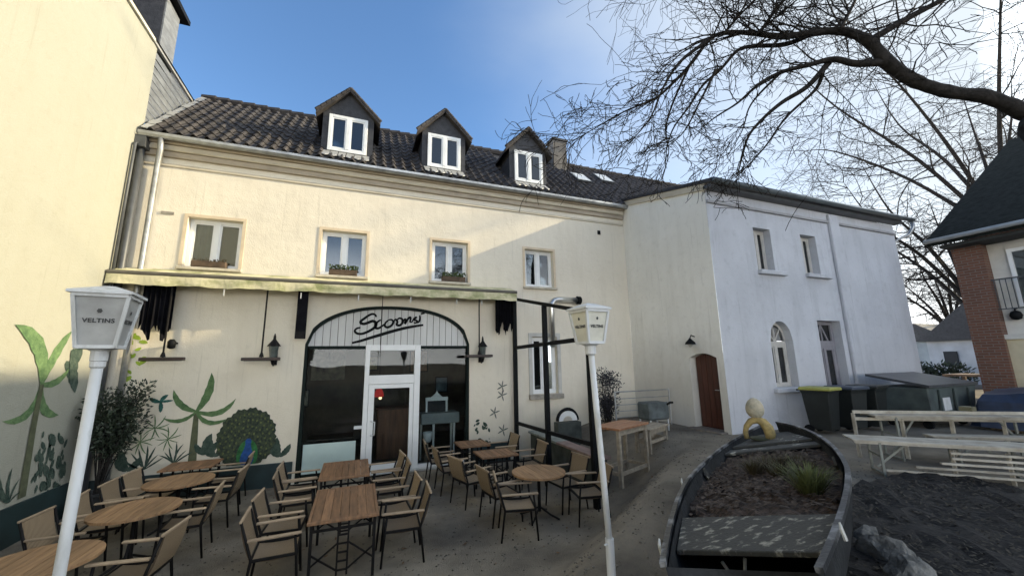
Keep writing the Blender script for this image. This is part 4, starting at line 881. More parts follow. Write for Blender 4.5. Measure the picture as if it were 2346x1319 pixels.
def rect_table(loc, sx, sy, label, xframe=True):
    t = thing('folding_table', label, 'table', loc, 'rectangular wooden terrace tables'); x, y, z = loc; n = max(3, int(round(sx/.115)))
    for k in range(n): MB().box((x-sx/2+.04+(sx-.08)*k/n+.002, y-sy/2+.05, z+.718),(x-sx/2+.04+(sx-.08)*(k+1)/n-.002, y+sy/2-.05, z+.747)).build('slat', TEAK, t, bevel=.003)
    b = MB()
    for s_ in (-1,1):
        b.box((x-sx/2,y+s_*(sy/2-.024)-.024,z+.716),(x+sx/2,y+s_*(sy/2-.024)+.024,z+.75)); b.box((x+s_*(sx/2-.019)-.019,y-sy/2+.05,z+.716),(x+s_*(sx/2-.019)+.019,y+sy/2-.05,z+.75))
    b.build('edge_frame', TEAK, t, bevel=.003)
    for sx_ in (-1,1):
        for sy_ in (-1,1): MB().bar((x+sx_*(sx/2-.05),y+sy_*(sy/2-.08),z),(x+sx_*(sx/2-.05),y+sy_*(sy/2-.08),z+.712),.035,.035).build('leg', IRON, t)
    ys_ = y-sy/2+.08
    for yy in ((ys_, y+sy/2-.08)):
        f = MB()
        f.bar((x-.06,yy,z+.08),(x-.06,yy,z+.70),.022,.022).bar((x+.06,yy,z+.08),(x+.06,yy,z+.70),.022,.022)
        for q in (.14,.24,.34,.44,.54): f.bar((x-.06,yy,z+q),(x+.06,yy,z+q),.016,.02)
        f.bar((x-sx/2+.05,yy,z+.62),(x+sx/2-.05,yy,z+.62),.02,.03)
        for s_ in (-1,1): f.bar((x+s_*.06,yy,z+.45),(x+s_*(sx/2-.05),yy,z+.22),.016,.02).bar((x+s_*.06,yy,z+.14),(x+s_*(sx/2-.05),yy,z+.36),.016,.02)
        f.build('iron_trestle', IRON, t)
    return t
rect_table((-.05,-4.17,0), .84, 1.40, 'rectangular wooden table nearest the camera in front of the door')
rect_table((-.10,-2.27,0), .82, 1.24, 'rectangular wooden table behind the nearest one, close to the door')
rect_table((-2.95,-.62,0), .86, .70, 'square wooden table under the painted palm')
rect_table((2.85,-2.28,0), .80, .68, 'small square table on the right between the round table and facade')
rect_table((2.66,-1.10,0), .72, .72, 'square table closest to the facade right of the arch')

# terrace armchair, local: faces +Y, origin on the floor under the seat
def weave():
    M = bpy.data.materials.new('woven_rope'); M.use_nodes = True; t = M.node_tree; b = t.nodes['Principled BSDF']; b.inputs['Roughness'].default_value = .8
    tc = t.nodes.new('ShaderNodeTexCoord'); wv = t.nodes.new('ShaderNodeTexWave'); wv.bands_direction = 'X'; wv.inputs['Scale'].default_value = 18; wv.inputs['Distortion'].default_value = .6; wv.inputs['Detail'].default_value = 1
    t.links.new(tc.outputs['Object'], wv.inputs['Vector']); r = t.nodes.new('ShaderNodeValToRGB'); r.color_ramp.elements[0].color = (.10,.068,.040,1); r.color_ramp.elements[1].color = (.33,.245,.150,1); r.color_ramp.elements[0].position = .15; r.color_ramp.elements[1].position = .6
    t.links.new(wv.outputs['Fac'], r.inputs['Fac']); oi = t.nodes.new('ShaderNodeObjectInfo'); vary(t, oi, r.outputs[0], b.inputs['Base Color'], .28)
    bp = t.nodes.new('ShaderNodeBump'); bp.inputs['Strength'].default_value = .6; bp.inputs['Distance'].default_value = .01; t.links.new(wv.outputs['Fac'], bp.inputs['Height']); t.links.new(bp.outputs[0], b.inputs['Normal']); return M
WEAVE = weave()
CG = 'woven terrace armchairs'
def make_chair():
    t = thing('armchair', 'x', 'chair', (0,0,0), CG)
    b = MB(); n = 6; T, B_ = [], []
    for k in range(n+1):
        y = -.23+.46*k/n; z = .435-.022*math.sin(math.pi*k/n); T.append((-.245,y,z)); B_.append((.245,y,z))
    b.strip(T, B_); b.strip([(p[0],p[1],p[2]-.02) for p in B_], [(p[0],p[1],p[2]-.02) for p in T]); b.strip(T,[(p[0],p[1],p[2]-.02) for p in T]); b.strip([(p[0],p[1],p[2]-.02) for p in B_],B_)
    b.build('seat', WEAVE, t, loc=(0,0,0), recalc=False)
    b = MB(); T, B_ = [], []
    def bk(z): u = (z-.42)/.45; return -.235-.13*u-.02*math.sin(math.pi*u)
    for k in range(7):
        z = .47+.38*k/6; T.append((-.245,bk(z),z)); B_.append((.245,bk(z),z))
    b.strip(B_, T); b.strip([(p[0],p[1]-.02,p[2]) for p in T],[(p[0],p[1]-.02,p[2]) for p in B_]); b.strip(T,[(p[0],p[1]-.02,p[2]) for p in T]); b.strip([(p[0],p[1]-.02,p[2]) for p in B_],B_)
    b.quad((-.245,bk(.85),.85),(.245,bk(.85),.85),(.245,bk(.85)-.02,.85),(-.245,bk(.85)-.02,.85))
    bo = b.build('backrest', WEAVE, t, loc=(0,0,0), recalc=False)
    MB().bar((-.285,bk(.865)-.01,.868),(.285,bk(.865)-.01,.868),.03,.03).build('top_rail', ARMW, t, loc=(0,0,0), bevel=.006)
    for s_ in (-1,1):
        MB().tube([(s_*.27,bk(.87)-.01,.875),(s_*.265,-.24,.44),(s_*.27,-.30,0)], [.015,.017,.014], 8).build('leg', IRON, t, loc=(0,0,0), smooth=True)
        MB().tube([(s_*.27,.20,.645),(s_*.265,.225,.43),(s_*.27,.26,0)], [.015,.017,.014], 8).build('leg', IRON, t, loc=(0,0,0), smooth=True)
        MB().bar((s_*.275,-.29,.655),(s_*.275,.27,.662),.052,.026).build('armrest', ARMW, t, loc=(0,0,0), bevel=.007)
    f = MB()
    for s_ in (-1,1): f.bar((s_*.262,-.24,.43),(s_*.262,.23,.43),.024,.03)
    f.bar((-.262,.23,.43),(.262,.23,.43),.024,.03).bar((-.262,-.24,.43),(.262,-.24,.43),.024,.03); f.build('seat_frame', IRON, t, loc=(0,0,0))
    return t
CH = make_chair()
E_, W_, N_, S_ = R(-90), R(90), 0.0, R(180)              # facing +X, -X, +Y, -Y
chairs = [
 (-3.30,-4.72,E_+.08,'left armchair at the nearest round table, hidden behind the lamp post'),
 (-3.27,-3.50,E_-.05,'armchair between the mural wall and the second round table'),
 (-3.24,-2.70,E_+.1,'armchair by the mural wall just behind the second round table'),
 (-3.22,-2.05,E_,'armchair between the mural wall and the third round table'),
 (-3.20,-1.45,E_-.1,'armchair at the left wall near the potted shrub'),
 (-2.20,-4.62,W_-.12,'armchair leaning back at the nearest round table, aisle side'),
 (-2.22,-3.08,W_+.06,'aisle-side armchair at the second round table'),
 (-2.16,-1.95,W_-.05,'aisle-side armchair at the third round table'),
 (-2.30,-.75,W_+.05,'aisle-side armchair at the square table under the painted palm'),
 (-.80,-4.58,E_+.04,'nearest armchair left of the front rectangular table'),
 (-.83,-3.80,E_-.06,'second armchair left of the front rectangular table'),
 (-.80,-2.68,E_+.05,'armchair left of the rear rectangular table, nearer side'),
 (-.83,-2.04,E_-.02,'armchair left of the rear rectangular table, close to the frosted panel'),
 (.70,-4.42,W_-.05,'nearest armchair right of the front rectangular table'),
 (.64,-3.80,W_+.05,'second armchair right of the front rectangular table'),
 (.62,-2.72,W_,'armchair right of the rear rectangular table, nearer side'),
 (.58,-2.05,W_+.1,'armchair right of the rear rectangular table, right in front of the door'),
 (2.45,-3.76,E_+.12,'rear armchair on the left of the right-hand round table'),
 (2.50,-4.42,E_-.25,'front armchair on the left of the right-hand round table'),
 (3.72,-3.72,W_+.1,'rear armchair on the right of the right-hand round table'),
 (3.80,-4.36,W_-.2,'armchair of the right-hand round table nearest the lamp post'),
 (2.18,-2.78,E_+.3,'armchair at the near corner of the small right-hand square table'),
 (2.00,-1.88,E_+.05,'armchair in front of the right shop window'),
 (3.62,-2.22,W_,'armchair between the small square table and the black frame'),
 (3.40,-1.12,W_+.05,'armchair in the corner between the facade and the black frame'),
 (1.92,-1.05,E_-.05,'armchair closest to the shop window sill right of the door')]
for i, (x, y, rz, lab) in enumerate(chairs): place(CH, (x, y, ground_z(x, y)), rz, lab)

# ------------------------------------------------------------------ plants
def leaf_cloud(b, pts, rr, size, n, flat=.5, up=.3):
    for _ in range(n):
        c, rad = rr.choice(pts); v = Vector((rr.gauss(0,1), rr.gauss(0,1), rr.gauss(0,1))); v = v.normalized()*rad*rr.random()**.45
        c = Vector(c)+v; d = (v.normalized()+Vector((rr.uniform(-1,1),rr.uniform(-1,1),rr.uniform(-.6,1)+up))).normalized()*size*rr.uniform(.6,1.3); e = d.cross(Vector((rr.random()-.5,rr.random()-.5,rr.random()-.5))).normalized()*size*.22
        b.quad(c, c+d*.45-e, c+d, c+d*.45+e)
rr = random.Random(11)
t = thing('potted_shrub', 'dark leafy shrub in a black pot in the corner of the two walls', 'shrub', (-4.35,-.62,0))
MB().lathe([(.17,0),(.22,.36),(.24,.38),(.24,.42),(.20,.42),(.19,.36)], (-4.35,-.62,0), 18).build('pot', mat('black_pot', (.02,.022,.024), .5, .2), t, smooth=False)
b = MB(); tips = []
for k in range(22):
    a = rr.uniform(0,6.28); h_ = rr.uniform(.9,1.85); r_ = rr.uniform(.12,.48); tip = Vector((-4.35+r_*math.cos(a)*.9+.05, -.62+r_*math.sin(a)*.7, .4+h_)); mid = Vector((-4.35,-.62,.4)).lerp(tip,.55)+Vector((0,0,.15)); b.tube([(-4.35+rr.uniform(-.05,.05),-.62,.38),mid,tip],[.012,.009,.004],5); tips += [(mid,.16),(tip,.20),(mid.lerp(tip,.5),.2)]
b.build('stems', BARK, t)
b = MB(); leaf_cloud(b, tips, rr, .085, 3600); tag(b.build('foliage', mat('dark_shrub_leaf', (.030,.046,.026), .6, .4, 9), t, recalc=False), kind='stuff')
t = thing('climbing_shrub', 'dark twiggy shrub with mauve tips against the facade right of the frame', 'shrub', (6.75,-.75,.8))
b = MB(); tips = []; o_ = Vector((6.75,-.75,.55))
for k in range(26):
    a = rr.uniform(0,6.28); h_ = rr.uniform(.8,1.75); r_ = rr.uniform(.1,.42); tip = o_+Vector((r_*math.cos(a)*1.1, r_*math.sin(a)*.6, h_)); mid = o_.lerp(tip,.5)+Vector((rr.uniform(-.1,.1),0,.1)); b.tube([o_+Vector((rr.uniform(-.1,.1),0,0)),mid,tip],[.014,.01,.004],5); tips += [(mid,.18),(tip,.16)]
b.build('stems', BARK, t)
b = MB(); leaf_cloud(b, tips, rr, .07, 2200); tag(b.build('foliage', mat('mauve_dark_leaf', (.035,.035,.045), .7, .4, 9), t, recalc=False), kind='stuff')
def grass_tuft(b, c, rr, n, h, sp):
    for _ in range(n):
        a = rr.uniform(0,6.28); r0 = rr.uniform(0,sp*.4); p = Vector(c)+Vector((r0*math.cos(a), r0*math.sin(a), 0)); hh = h*rr.uniform(.5,1.1); le = sp*rr.uniform(.2,1.0); q = p+Vector((le*math.cos(a), le*math.sin(a), hh)); mdl = p.lerp(q,.55)+Vector((0,0,hh*.18)); s_ = Vector((-math.sin(a), math.cos(a), 0))*.006
        b.quad(p-s_, p+s_, mdl+s_*.8, mdl-s_*.8); b.quad(mdl-s_*.8, mdl+s_*.8, q)

# ------------------------------------------------------------------ rowing boat planter
ST = Vector((2.13,-8.94,0)); BW = Vector((6.55,-6.05,0)); AXD = (BW-ST).normalized(); LAT = Vector((-AXD.y, AXD.x, 0)); BL = (BW-ST).length
GZ = .85
HEEL = R(-12.5)
def heeled(p):                                              # the boat lies heeled to port
    c = (ST+BW)/2+Vector((0,0,GZ)); return Matrix.Rotation(HEEL, 3, AXD) @ (Vector(p)-c) + c
bt = thing('rowing_boat', 'old dark rowing boat filled with soil as a planter', 'boat', (ST+BW)/2+Vector((0,0,GZ)))
stn = 15
def half(u):  # half beam at gunwale
    return .70*(1-max(0,(u-.42)/.58)**2.3)**.8*(1-.44*max(0,(.42-u)/.42)**1.5) if u < 1 else 0.0
def sheer(u): return 1.50+.10*max(0,(u-.45)/.55)**2
def hullpt(u, v):   # v: -1..1 port gunwale to starboard gunwale through keel
    a = abs(v); hb_ = half(u); prof_w = math.sin(math.pi/2*min(1,a*1.02))**.75 if a > 0 else 0; keel = GZ+.02+.16*max(0,(u-.7)/.3)**2
    z = keel+(sheer(u)-keel)*(1-math.cos(math.pi/2*a))**.8
    return ST+AXD*(BL*u)+LAT*(hb_*prof_w*(1 if v > 0 else -1))+Vector((0,0,z))
hm = MB(); nv = 12
us = [0]+[k/(stn-1) for k in range(1,stn-1)]+[.985]
for inner in (0,1):
    i0 = len(hm.v)
    for u in us:
        for j in range(nv+1):
            p = hullpt(u, -1+2*j/nv)
            if inner: cen = ST+AXD*(BL*u); cen.z = sheer(u); p = p+(cen-p)*.045
            hm.v.append(p)
    for k in range(len(us)-1):
        for j in range(nv):
            a = i0+k*(nv+1)+j; q = [a,a+1,a+nv+2,a+nv+1]; hm.f.append(q if not inner else q[::-1])
hm.f.append(list(range(nv+1)))
HULL = mat('chipped_dark_hull', (.026,.029,.032), .6, .25, 5, .4, 20, col2=(.008,.009,.010), spec=.25)
hm.build('hull', HULL, bt, smooth=True, recalc=False)
for s_ in (1,-1):
    pts = [hullpt(u, s_) + LAT*s_*(.012)+Vector((0,0,.012)) for u in [k/30 for k in range(30)]+[.985]]
    g = MB(); wd = .032
    for k in range(len(pts)-1): g.bar(pts[k], pts[k+1]+(pts[k+1]-pts[k])*.04, wd*1.2, .028)
    g.build('gunwale', mat('worn_gunwale', (.24,.245,.25), .35, .35, 5, .2, 30, col2=(.024,.026,.029), contrast=(.50,.64)), bt)
MB().tube([hullpt(.985,1), hullpt(.985,.4), hullpt(.985,0)], .035, 8).build('stem_post', HULL, bt)
FLAKE = mat('flaking_paint_thwart', (.34,.32,.26), .85, .2, 9, .5, 30, col2=(.050,.048,.041), contrast=(.54,.66), detail=12, stretch=(1,1.8,1))
FLAKE2 = mat('flaking_paint_thwart_dark', (.36,.35,.30), .85, .2, 7, .5, 30, col2=(.060,.060,.055), contrast=(.60,.67), detail=8)
def thwart(u0, u1, z, m_, name='thwart'):
    P = [ST+AXD*(BL*u)+LAT*(s_*(half(u)-.035))+Vector((0,0,z)) for (u, s_) in ((u0,1),(u1,1),(u1,-1),(u0,-1))]
    return MB().prism(P, (0,0,.035)).build(name, m_, bt, bevel=.006)
thwart(.075, .205, 1.42, FLAKE); thwart(.70, .745, 1.44, FLAKE2); thwart(.765, .93, 1.46, FLAKE2, 'fore_deck')
for s_ in (1,-1):
    c = hullpt(.50, s_)-LAT*s_*.06+Vector((0,0,-.02)); MB().bar(c, c+AXD*.14+Vector((0,0,-.10)), .02, .09).build('knee', FLAKE, bt)
for (u, s_) in ((.38,1),(.05,1),(.10,-1)):
    c = hullpt(u, s_)+LAT*s_*.05; MB().tube([c-Vector((0,0,.03)), c+Vector((0,0,.03)), c+Vector((.02,.01,.06))], [.012,.011,.006], 6).build('rowlock', mat('chipped_white_metal', (.62,.62,.58), .5, .2, 6), bt)
pz = ST+AXD*(BL*.105)+LAT*.12
MB().tube([pz+Vector((-.06,.05,1.34)), pz+Vector((-.03,.02,1.24)), pz+Vector((.03,-.02,1.24)), pz+Vector((.05,-.05,1.35))], .012, 6).build('cleat', MATS['chipped_white_metal'], bt)
sg_ = MB(); rr = random.Random(5); i0 = 0; SU = 22; SV = 14
for k in range(SU+1):
    u = .205+(.70-.205)*k/SU
    for j in range(SV+1):
        v = -1+2*j/SV; sg_.v.append(ST+AXD*(BL*u)+LAT*(v*(half(u)-.03))+Vector((0,0,1.385+.05*(1-v*v)+rr.uniform(-.03,.03))))
for k in range(SU):
    for j in range(SV): a = k*(SV+1)+j; sg_.f.append([a,a+1,a+SV+2,a+SV+1])
SOILB = mat('mulch_soil', (.070,.045,.032), .95, .4, 22, .9, 40, col2=(.018,.012,.009), contrast=(.4,.62))
tag(sg_.build('soil', SOILB, bt, recalc=False), kind='stuff')
chips = MB()
for _ in range(900):
    u = rr.uniform(.24,.70); v = rr.uniform(-.95,.95); c = ST+AXD*(BL*u)+LAT*(v*(half(u)-.05))+Vector((0,0,1.415+.05*(1-v*v))); a = rr.uniform(0,6.28); d = Vector((math.cos(a),math.sin(a),rr.uniform(-.4,.5)))*rr.uniform(.015,.035); e = Vector((-math.sin(a),math.cos(a),rr.uniform(-.4,.4)))*rr.uniform(.006,.014); chips.quad(c-d-e,c+d-e,c+d+e,c-d+e)
tag(chips.build('mulch_chips', mat('bark_chips', (.105,.075,.055), .9, .5, 30, col2=(.022,.016,.012)), bt, recalc=False), kind='stuff')
gt = thing('grass_tuft', 'green grass tuft growing from the soil near the boat side', 'grass', heeled(ST+AXD*(BL*.34)-LAT*.36+Vector((0,0,1.42))))
b = MB(); grass_tuft(b, gt.location, rr, 260, .22, .24); tag(b.build('blades', mat('grass_blade', (.10,.12,.035), .8, .3, 9), gt, recalc=False), kind='stuff')
gt = thing('dry_heather', 'low dry brown-green heather in the middle of the boat soil', 'plant', heeled(ST+AXD*(BL*.50)+LAT*.0+Vector((0,0,1.43))))
b = MB(); 
for q in ((0,0),(.2,-.1),(-.15,.12),(.35,-.25),(.1,-.35),(-.2,-.1)): grass_tuft(b, gt.location+AXD*q[0]+LAT*q[1], rr, 110, .15, .18)
tag(b.build('sprigs', mat('dry_sprig', (.085,.075,.035), .85, .4, 9, col2=(.05,.035,.02)), gt, recalc=False), kind='stuff')
# ornament on the fore deck
bt.rotation_euler = Matrix.Rotation(HEEL, 3, AXD).to_euler(); bt.location = Vector(bt.location)+LAT*.02
oc = heeled(ST+AXD*(BL*.83)+LAT*.14+Vector((0,0,1.497)))+LAT*.02; oc.z -= 1.497-.004
orn = thing('yellow_ornament', 'yellowish weathered figure with round head and arched body on the bow deck', 'ornament', oc+Vector((0,0,1.497)))
OCH = mat('weathered_ochre', (.42,.31,.12), .85, .25, 9, .6, 25, col2=(.20,.16,.07)); OCHP = mat('pale_ochre_grey', (.48,.41,.29), .85, .25, 9, .6, 25, col2=(.26,.26,.20))
pts = [oc+RT.xyz*0+Vector((LAT.x*a_, LAT.y*a_, 1.497+z_)) for a_, z_ in ((.20,.0),(.215,.10),(.19,.20),(.12,.29),(.02,.33),(-.07,.29),(-.13,.20),(-.155,.10),(-.14,0))]
MB().tube(pts, [.040,.042,.045,.055,.065,.075,.085,.085,.06], 12).build('arched_body', OCH, orn, smooth=True)
hd = oc+LAT*.03+Vector((0,0,1.497+.50)); b = MB()
for k in range(9):
    for j in range(14):
        th = math.pi*k/8; ph = 2*math.pi*j/14; b.v.append(hd+LAT*(.145*math.sin(th)*math.cos(ph))+AXD*(.12*math.sin(th)*math.sin(ph))+Vector((0,0,.175*math.cos(th)*(1+.12*math.cos(th)))))
for k in range(8):
    for j in range(14): b.f.append([k*14+j,k*14+(j+1)%14,(k+1)*14+(j+1)%14,(k+1)*14+j])
b.build('head', OCHP, orn, smooth=True)
MB().lathe([(.14,0),(.16,.01),(.16,.03),(.12,.04)], oc+Vector((.0,0,1.496)), 16).build('base', mat('moss_base', (.05,.055,.03), .9), orn)

orn.scale = (.86, .86, .86)
# ------------------------------------------------------------------ soil bed, rocks, timber edge
b = MB(); rr = random.Random(3); nx, ny = 30, 26
for j in range(ny+1):
    for i in range(nx+1):
        x = 3.2+5.2*i/nx; y = -11.0+4.2*j/ny; e = min(i, nx-i, j, ny-j); b.v.append(Vector((x, y, ground_z(x,y)+(.06+rr.uniform(-.04,.05) if e > 0 else -.04))))
for j in range(ny):
    for i in range(nx): a = j*(nx+1)+i; b.f.append([a,a+1,a+nx+2,a+nx+1])
tag(b.build('soil_bed', mat('black_bed_soil', (.022,.019,.016), .95, .5, 9, 1.0, 22, col2=(.008,.007,.007), contrast=(.35,.7)), recalc=False), 'dark planting bed of bare soil right of the boat', 'soil', kind='stuff')
b = MB()
for _ in range(6000):
    c = Vector((rr.uniform(3.4,8.2), rr.uniform(-10.5,-7.0), .93)); c.z = ground_z(c.x,c.y)+.08; a = rr.uniform(0,6.28); d = Vector((math.cos(a),math.sin(a),rr.uniform(-.3,.6)))*rr.uniform(.008,.026); e = Vector((-math.sin(a),math.cos(a),rr.uniform(-.5,.5)))*rr.uniform(.004,.011); b.quad(c-d-e,c+d-e,c+d+e,c-d+e)
tag(b.build('leaf_litter', mat('bed_litter', (.075,.062,.045), .9, .5, 20, col2=(.018,.017,.014)), recalc=False), 'dead leaves and chips scattered over the planting bed', 'litter', kind='stuff')
ROCK = mat('grey_rock', (.22,.215,.20), .95, .3, 7, 1.0, 30, col2=(.06,.06,.056), spec=.1)
for i, (x, y, r_, lab) in enumerate(((4.02,-8.62,.20,'grey boulder against the starboard side of the boat, nearest'),(4.40,-8.30,.17,'second grey boulder beside the boat, behind the nearest'),(3.72,-8.86,.15,'small grey stone at the bottom edge beside the boat'),(4.72,-8.0,.12,'smallest pale stone beside the boat, farthest back'))):
    b = bmesh.new(); bmesh.ops.create_icosphere(b, subdivisions=4, radius=1); rr2 = random.Random(i)
    ax = [Vector((rr2.uniform(-1,1),rr2.uniform(-1,1),rr2.uniform(-1,1))).normalized() for _ in range(26)]; of = [rr2.uniform(.60,.93) for _ in ax]
    for v in b.verts:
        for a, o_ in zip(ax, of):
            dd_ = v.co.dot(a)
            if dd_ > o_: v.co -= a*(dd_-o_)
        v.co *= 1+.05*math.sin(9*v.co.x+3*v.co.z)*math.sin(8*v.co.y+i)+.03*math.sin(23*v.co.z+17*v.co.x)*math.sin(21*v.co.y)
        v.co = Vector((v.co.x*r_*1.35, v.co.y*r_, v.co.z*r_*.95))
    me = bpy.data.meshes.new('rock'); b.to_mesh(me); b.free(); me.materials.append(ROCK); o = bpy.data.objects.new('rock', me); COL.objects.link(o); o.location = (x,y,GZ+r_*.55); o.rotation_euler = (0,0,rr2.uniform(0,3)); tag(o, lab, 'rock', 'stones beside the boat')
te = thing('timber_step', 'low weathered timber step at the edge of the terrace near the boat', 'step', (3.6,-5.9,.2))
for k, (p, q) in enumerate((((3.15,-6.15),(4.35,-5.25)),((3.23,-6.26),(4.43,-5.36)),((3.31,-6.37),(4.51,-5.47)))):
    z = .42; MB().bar((p[0],p[1],z),(q[0],q[1],z),.13,.05).build('plank', WOODG, te, bevel=.006)
MB().bar((3.10,-6.08,.22),(4.30,-5.18,.22),.05,.36).build('riser', mat('dark_riser', (.06,.05,.04), .85, .3, 6), te)

# ------------------------------------------------------------------ bar table, bench, grill, railing at the wing
def wood_frame_table(name, label, cat, c, rz, lx, ly, h, topm):
    t = thing(name, label, cat, c, rz=rz)
    for k in range(4): MB().box((-lx/2, -ly/2+ly*k/4+.004, h-.04),(lx/2, -ly/2+ly*(k+1)/4-.004, h)).build('plank', topm, t, loc=(0,0,0), bevel=.004)
    for sx in (-1,1):
        for sy in (-1,1): MB().box((sx*(lx/2-.07)-.035, sy*(ly/2-.07)-.035, 0),(sx*(lx/2-.07)+.035, sy*(ly/2-.07)+.035, h-.042)).build('leg', WOODG, t, loc=(0,0,0), bevel=.004)
    for sy in (-1,1): MB().box((-lx/2+.1, sy*(ly/2-.07)-.02, .20),(lx/2-.1, sy*(ly/2-.07)+.02, .26)).build('stretcher', WOODG, t, loc=(0,0,0)); MB().box((-lx/2+.1, sy*(ly/2-.07)-.02, h-.14),(lx/2-.1, sy*(ly/2-.07)+.02, h-.045)).build('apron', WOODG, t, loc=(0,0,0))
    for sx in (-1,1): MB().box((sx*(lx/2-.07)-.02, -ly/2+.1, .20),(sx*(lx/2-.07)+.02, ly/2-.1, .26)).build('stretcher', WOODG, t, loc=(0,0,0))
    return t
wood_frame_table('bar_table', 'tall wooden bar table with orange-brown top right of the lamp post', 'table', (5.10,-3.66,.30), R(22), 1.15, .62, 1.06, mat('orange_brown_top', (.36,.17,.085), .55, .2, 5, stretch=(2,8,2)))
wood_frame_table('wooden_bench', 'lower grey wooden bench beside the tall bar table', 'bench', (6.25,-3.18,.66), R(25), 1.0, .42, .52, WOODG)
gr = thing('covered_grill', 'grey covered box on legs standing before the railing', 'grill', (7.25,-2.1,.85))
b = MB(); b.box((6.95,-2.35,1.12),(7.60,-1.85,1.55)); b.build('cover', mat('grey_green_cover', (.11,.13,.13), .6, .3, 4, .4, 9), gr, bevel=.04)
for q in ((7.0,-2.3),(7.55,-2.3),(7.0,-1.9),(7.55,-1.9)): MB().bar((q[0],q[1],.80),(q[0],q[1],1.13),.03,.03).build('leg', PAINTW, gr)
MB().tube([(7.52,-2.36,1.50),(7.52,-2.46,1.55),(7.60,-2.46,1.55)], .03, 8).build('knob', BLACK, gr)
rl = thing('steel_railing', 'thin grey steel railing in front of the wing wall', 'railing', (7.4,-1.6,.85))
for x in (6.45, 8.28): MB().tube([(x,-1.62,.7),(x,-1.62,1.82)], .022, 8).build('post', ZINC, rl)
for z in (1.80, 1.62, 1.46, 1.30, 1.14): MB().tube([(6.45,-1.62,z),(8.28,-1.62,z)], .018 if z > 1.7 else .010, 6).build('bar', ZINC, rl)
t = thing('door_lamp', 'small dark bracket lamp above the red-brown door', 'lamp', (XR-.1,-2.62,3.1))
MB().lathe([(.14,-.02),(.12,.03),(.05,.10),(.02,.14)], (XR-.17,-2.62,3.04), 12).build('shade', BLACK, t, smooth=True); MB().tube([(XR-.002,-2.62,3.22),(XR-.12,-2.62,3.26),(XR-.17,-2.62,3.17)], .014, 6).build('arm', BLACK, t); MB().lathe([(.03,-.09),(.06,-.05),(.05,-.021)], (XR-.17,-2.62,3.04), 10).build('bulb', mat('lamp_bulb', (.5,.48,.42), .3), t, smooth=True)
# ------------------------------------------------------------------ bins, container, beer benches
def wheelie(label, loc, rz, lid, body):
    t = thing('wheelie_bin', label, 'bin', loc, 'wheeled rubbish bins by the wing', rz)
    b = MB(); i = 0
    for (z, w_, d_) in ((.10,.40,.44),(.92,.54,.56),(.98,.58,.60),(1.0,.58,.60)):
        b.v += [Vector((s*w_/2, u*d_/2, z)) for s, u in ((-1,-1),(1,-1),(1,1),(-1,1))]
    for k in range(3):
        for j in range(4): a = k*4+j; c_ = k*4+(j+1)%4; b.f.append([a,c_,c_+4,a+4])
    b.f += [[3,2,1,0],[12,13,14,15]]; b.build('body', body, t, loc=(0,0,0), bevel=.015)
    MB().prism([(-.31,-.34,1.003),(.31,-.34,1.003),(.31,-.34,1.05),(.26,-.34,1.075),(-.26,-.34,1.075),(-.31,-.34,1.05)], (0,.66,0)).build('lid', lid, t, loc=(0,0,0), bevel=.008)
    MB().tube([(-.24,.38,1.0),(.24,.38,1.0)], .02, 8).build('handle', BLACK, t, loc=(0,0,0))
    for s in (-1,1): MB().tube([(s*.24-.03,.22,.10),(s*.24+.03,.22,.10)], .10, 14).build('wheel', BLACK, t, loc=(0,0,0))
BINB = mat('black_bin_plastic', (.012,.016,.016), .5, .2, 3)
wheelie('black wheeled bin with a yellow lid against the wing wall', (10.45,-4.28,.85), R(8), mat('yellow_lid', (.34,.34,.08), .55, .2, 4), BINB)
wheelie('black wheeled bin with blue-grey lid right of the yellow-lidded one', (11.25,-4.40,.85), R(-4), mat('blue_lid', (.045,.06,.09), .5, .1), BINB)
wheelie('all-black wheeled bin beside the green container', (12.0,-4.45,.85), R(4), BINB, BINB)
ct = thing('waste_container', 'large grey-green rubbish container with sloping lid beside the bins', 'container', (13.9,-4.7,.85))
gc = mat('faded_green_steel', (.085,.11,.105), .6, .3, 3, .1, col2=(.04,.05,.052))
b = MB(); P = [(13.0,-5.2,1.05),(15.0,-5.2,1.05),(15.15,-5.25,1.85),(12.85,-5.25,1.85)]; b.prism(P, (0,1.15,0)); b.build('body', gc, ct, bevel=.02)
MB().prism([(12.82,-5.3,1.86),(12.82,-4.05,2.10),(12.82,-4.05,2.16),(12.82,-5.3,1.92)], (2.36,0,0)).build('lid', mat('dark_lid', (.05,.055,.065), .35, .2, 4), ct)
for q in (13.3, 14.0, 14.7): MB().bar((q,-5.275,1.10),(q,-5.275,1.80),.08,.03).build('rib', gc, ct)
for q in (13.2,14.8):
    for yy in (-5.0,-4.3): MB().tube([(q-.04,yy,.95),(q+.04,yy,.95)], .10, 12).build('wheel', BLACK, ct)
MB().box((13.4,-5.262,1.30),(13.75,-5.256,1.60)).build('sticker', PAINTW, ct)
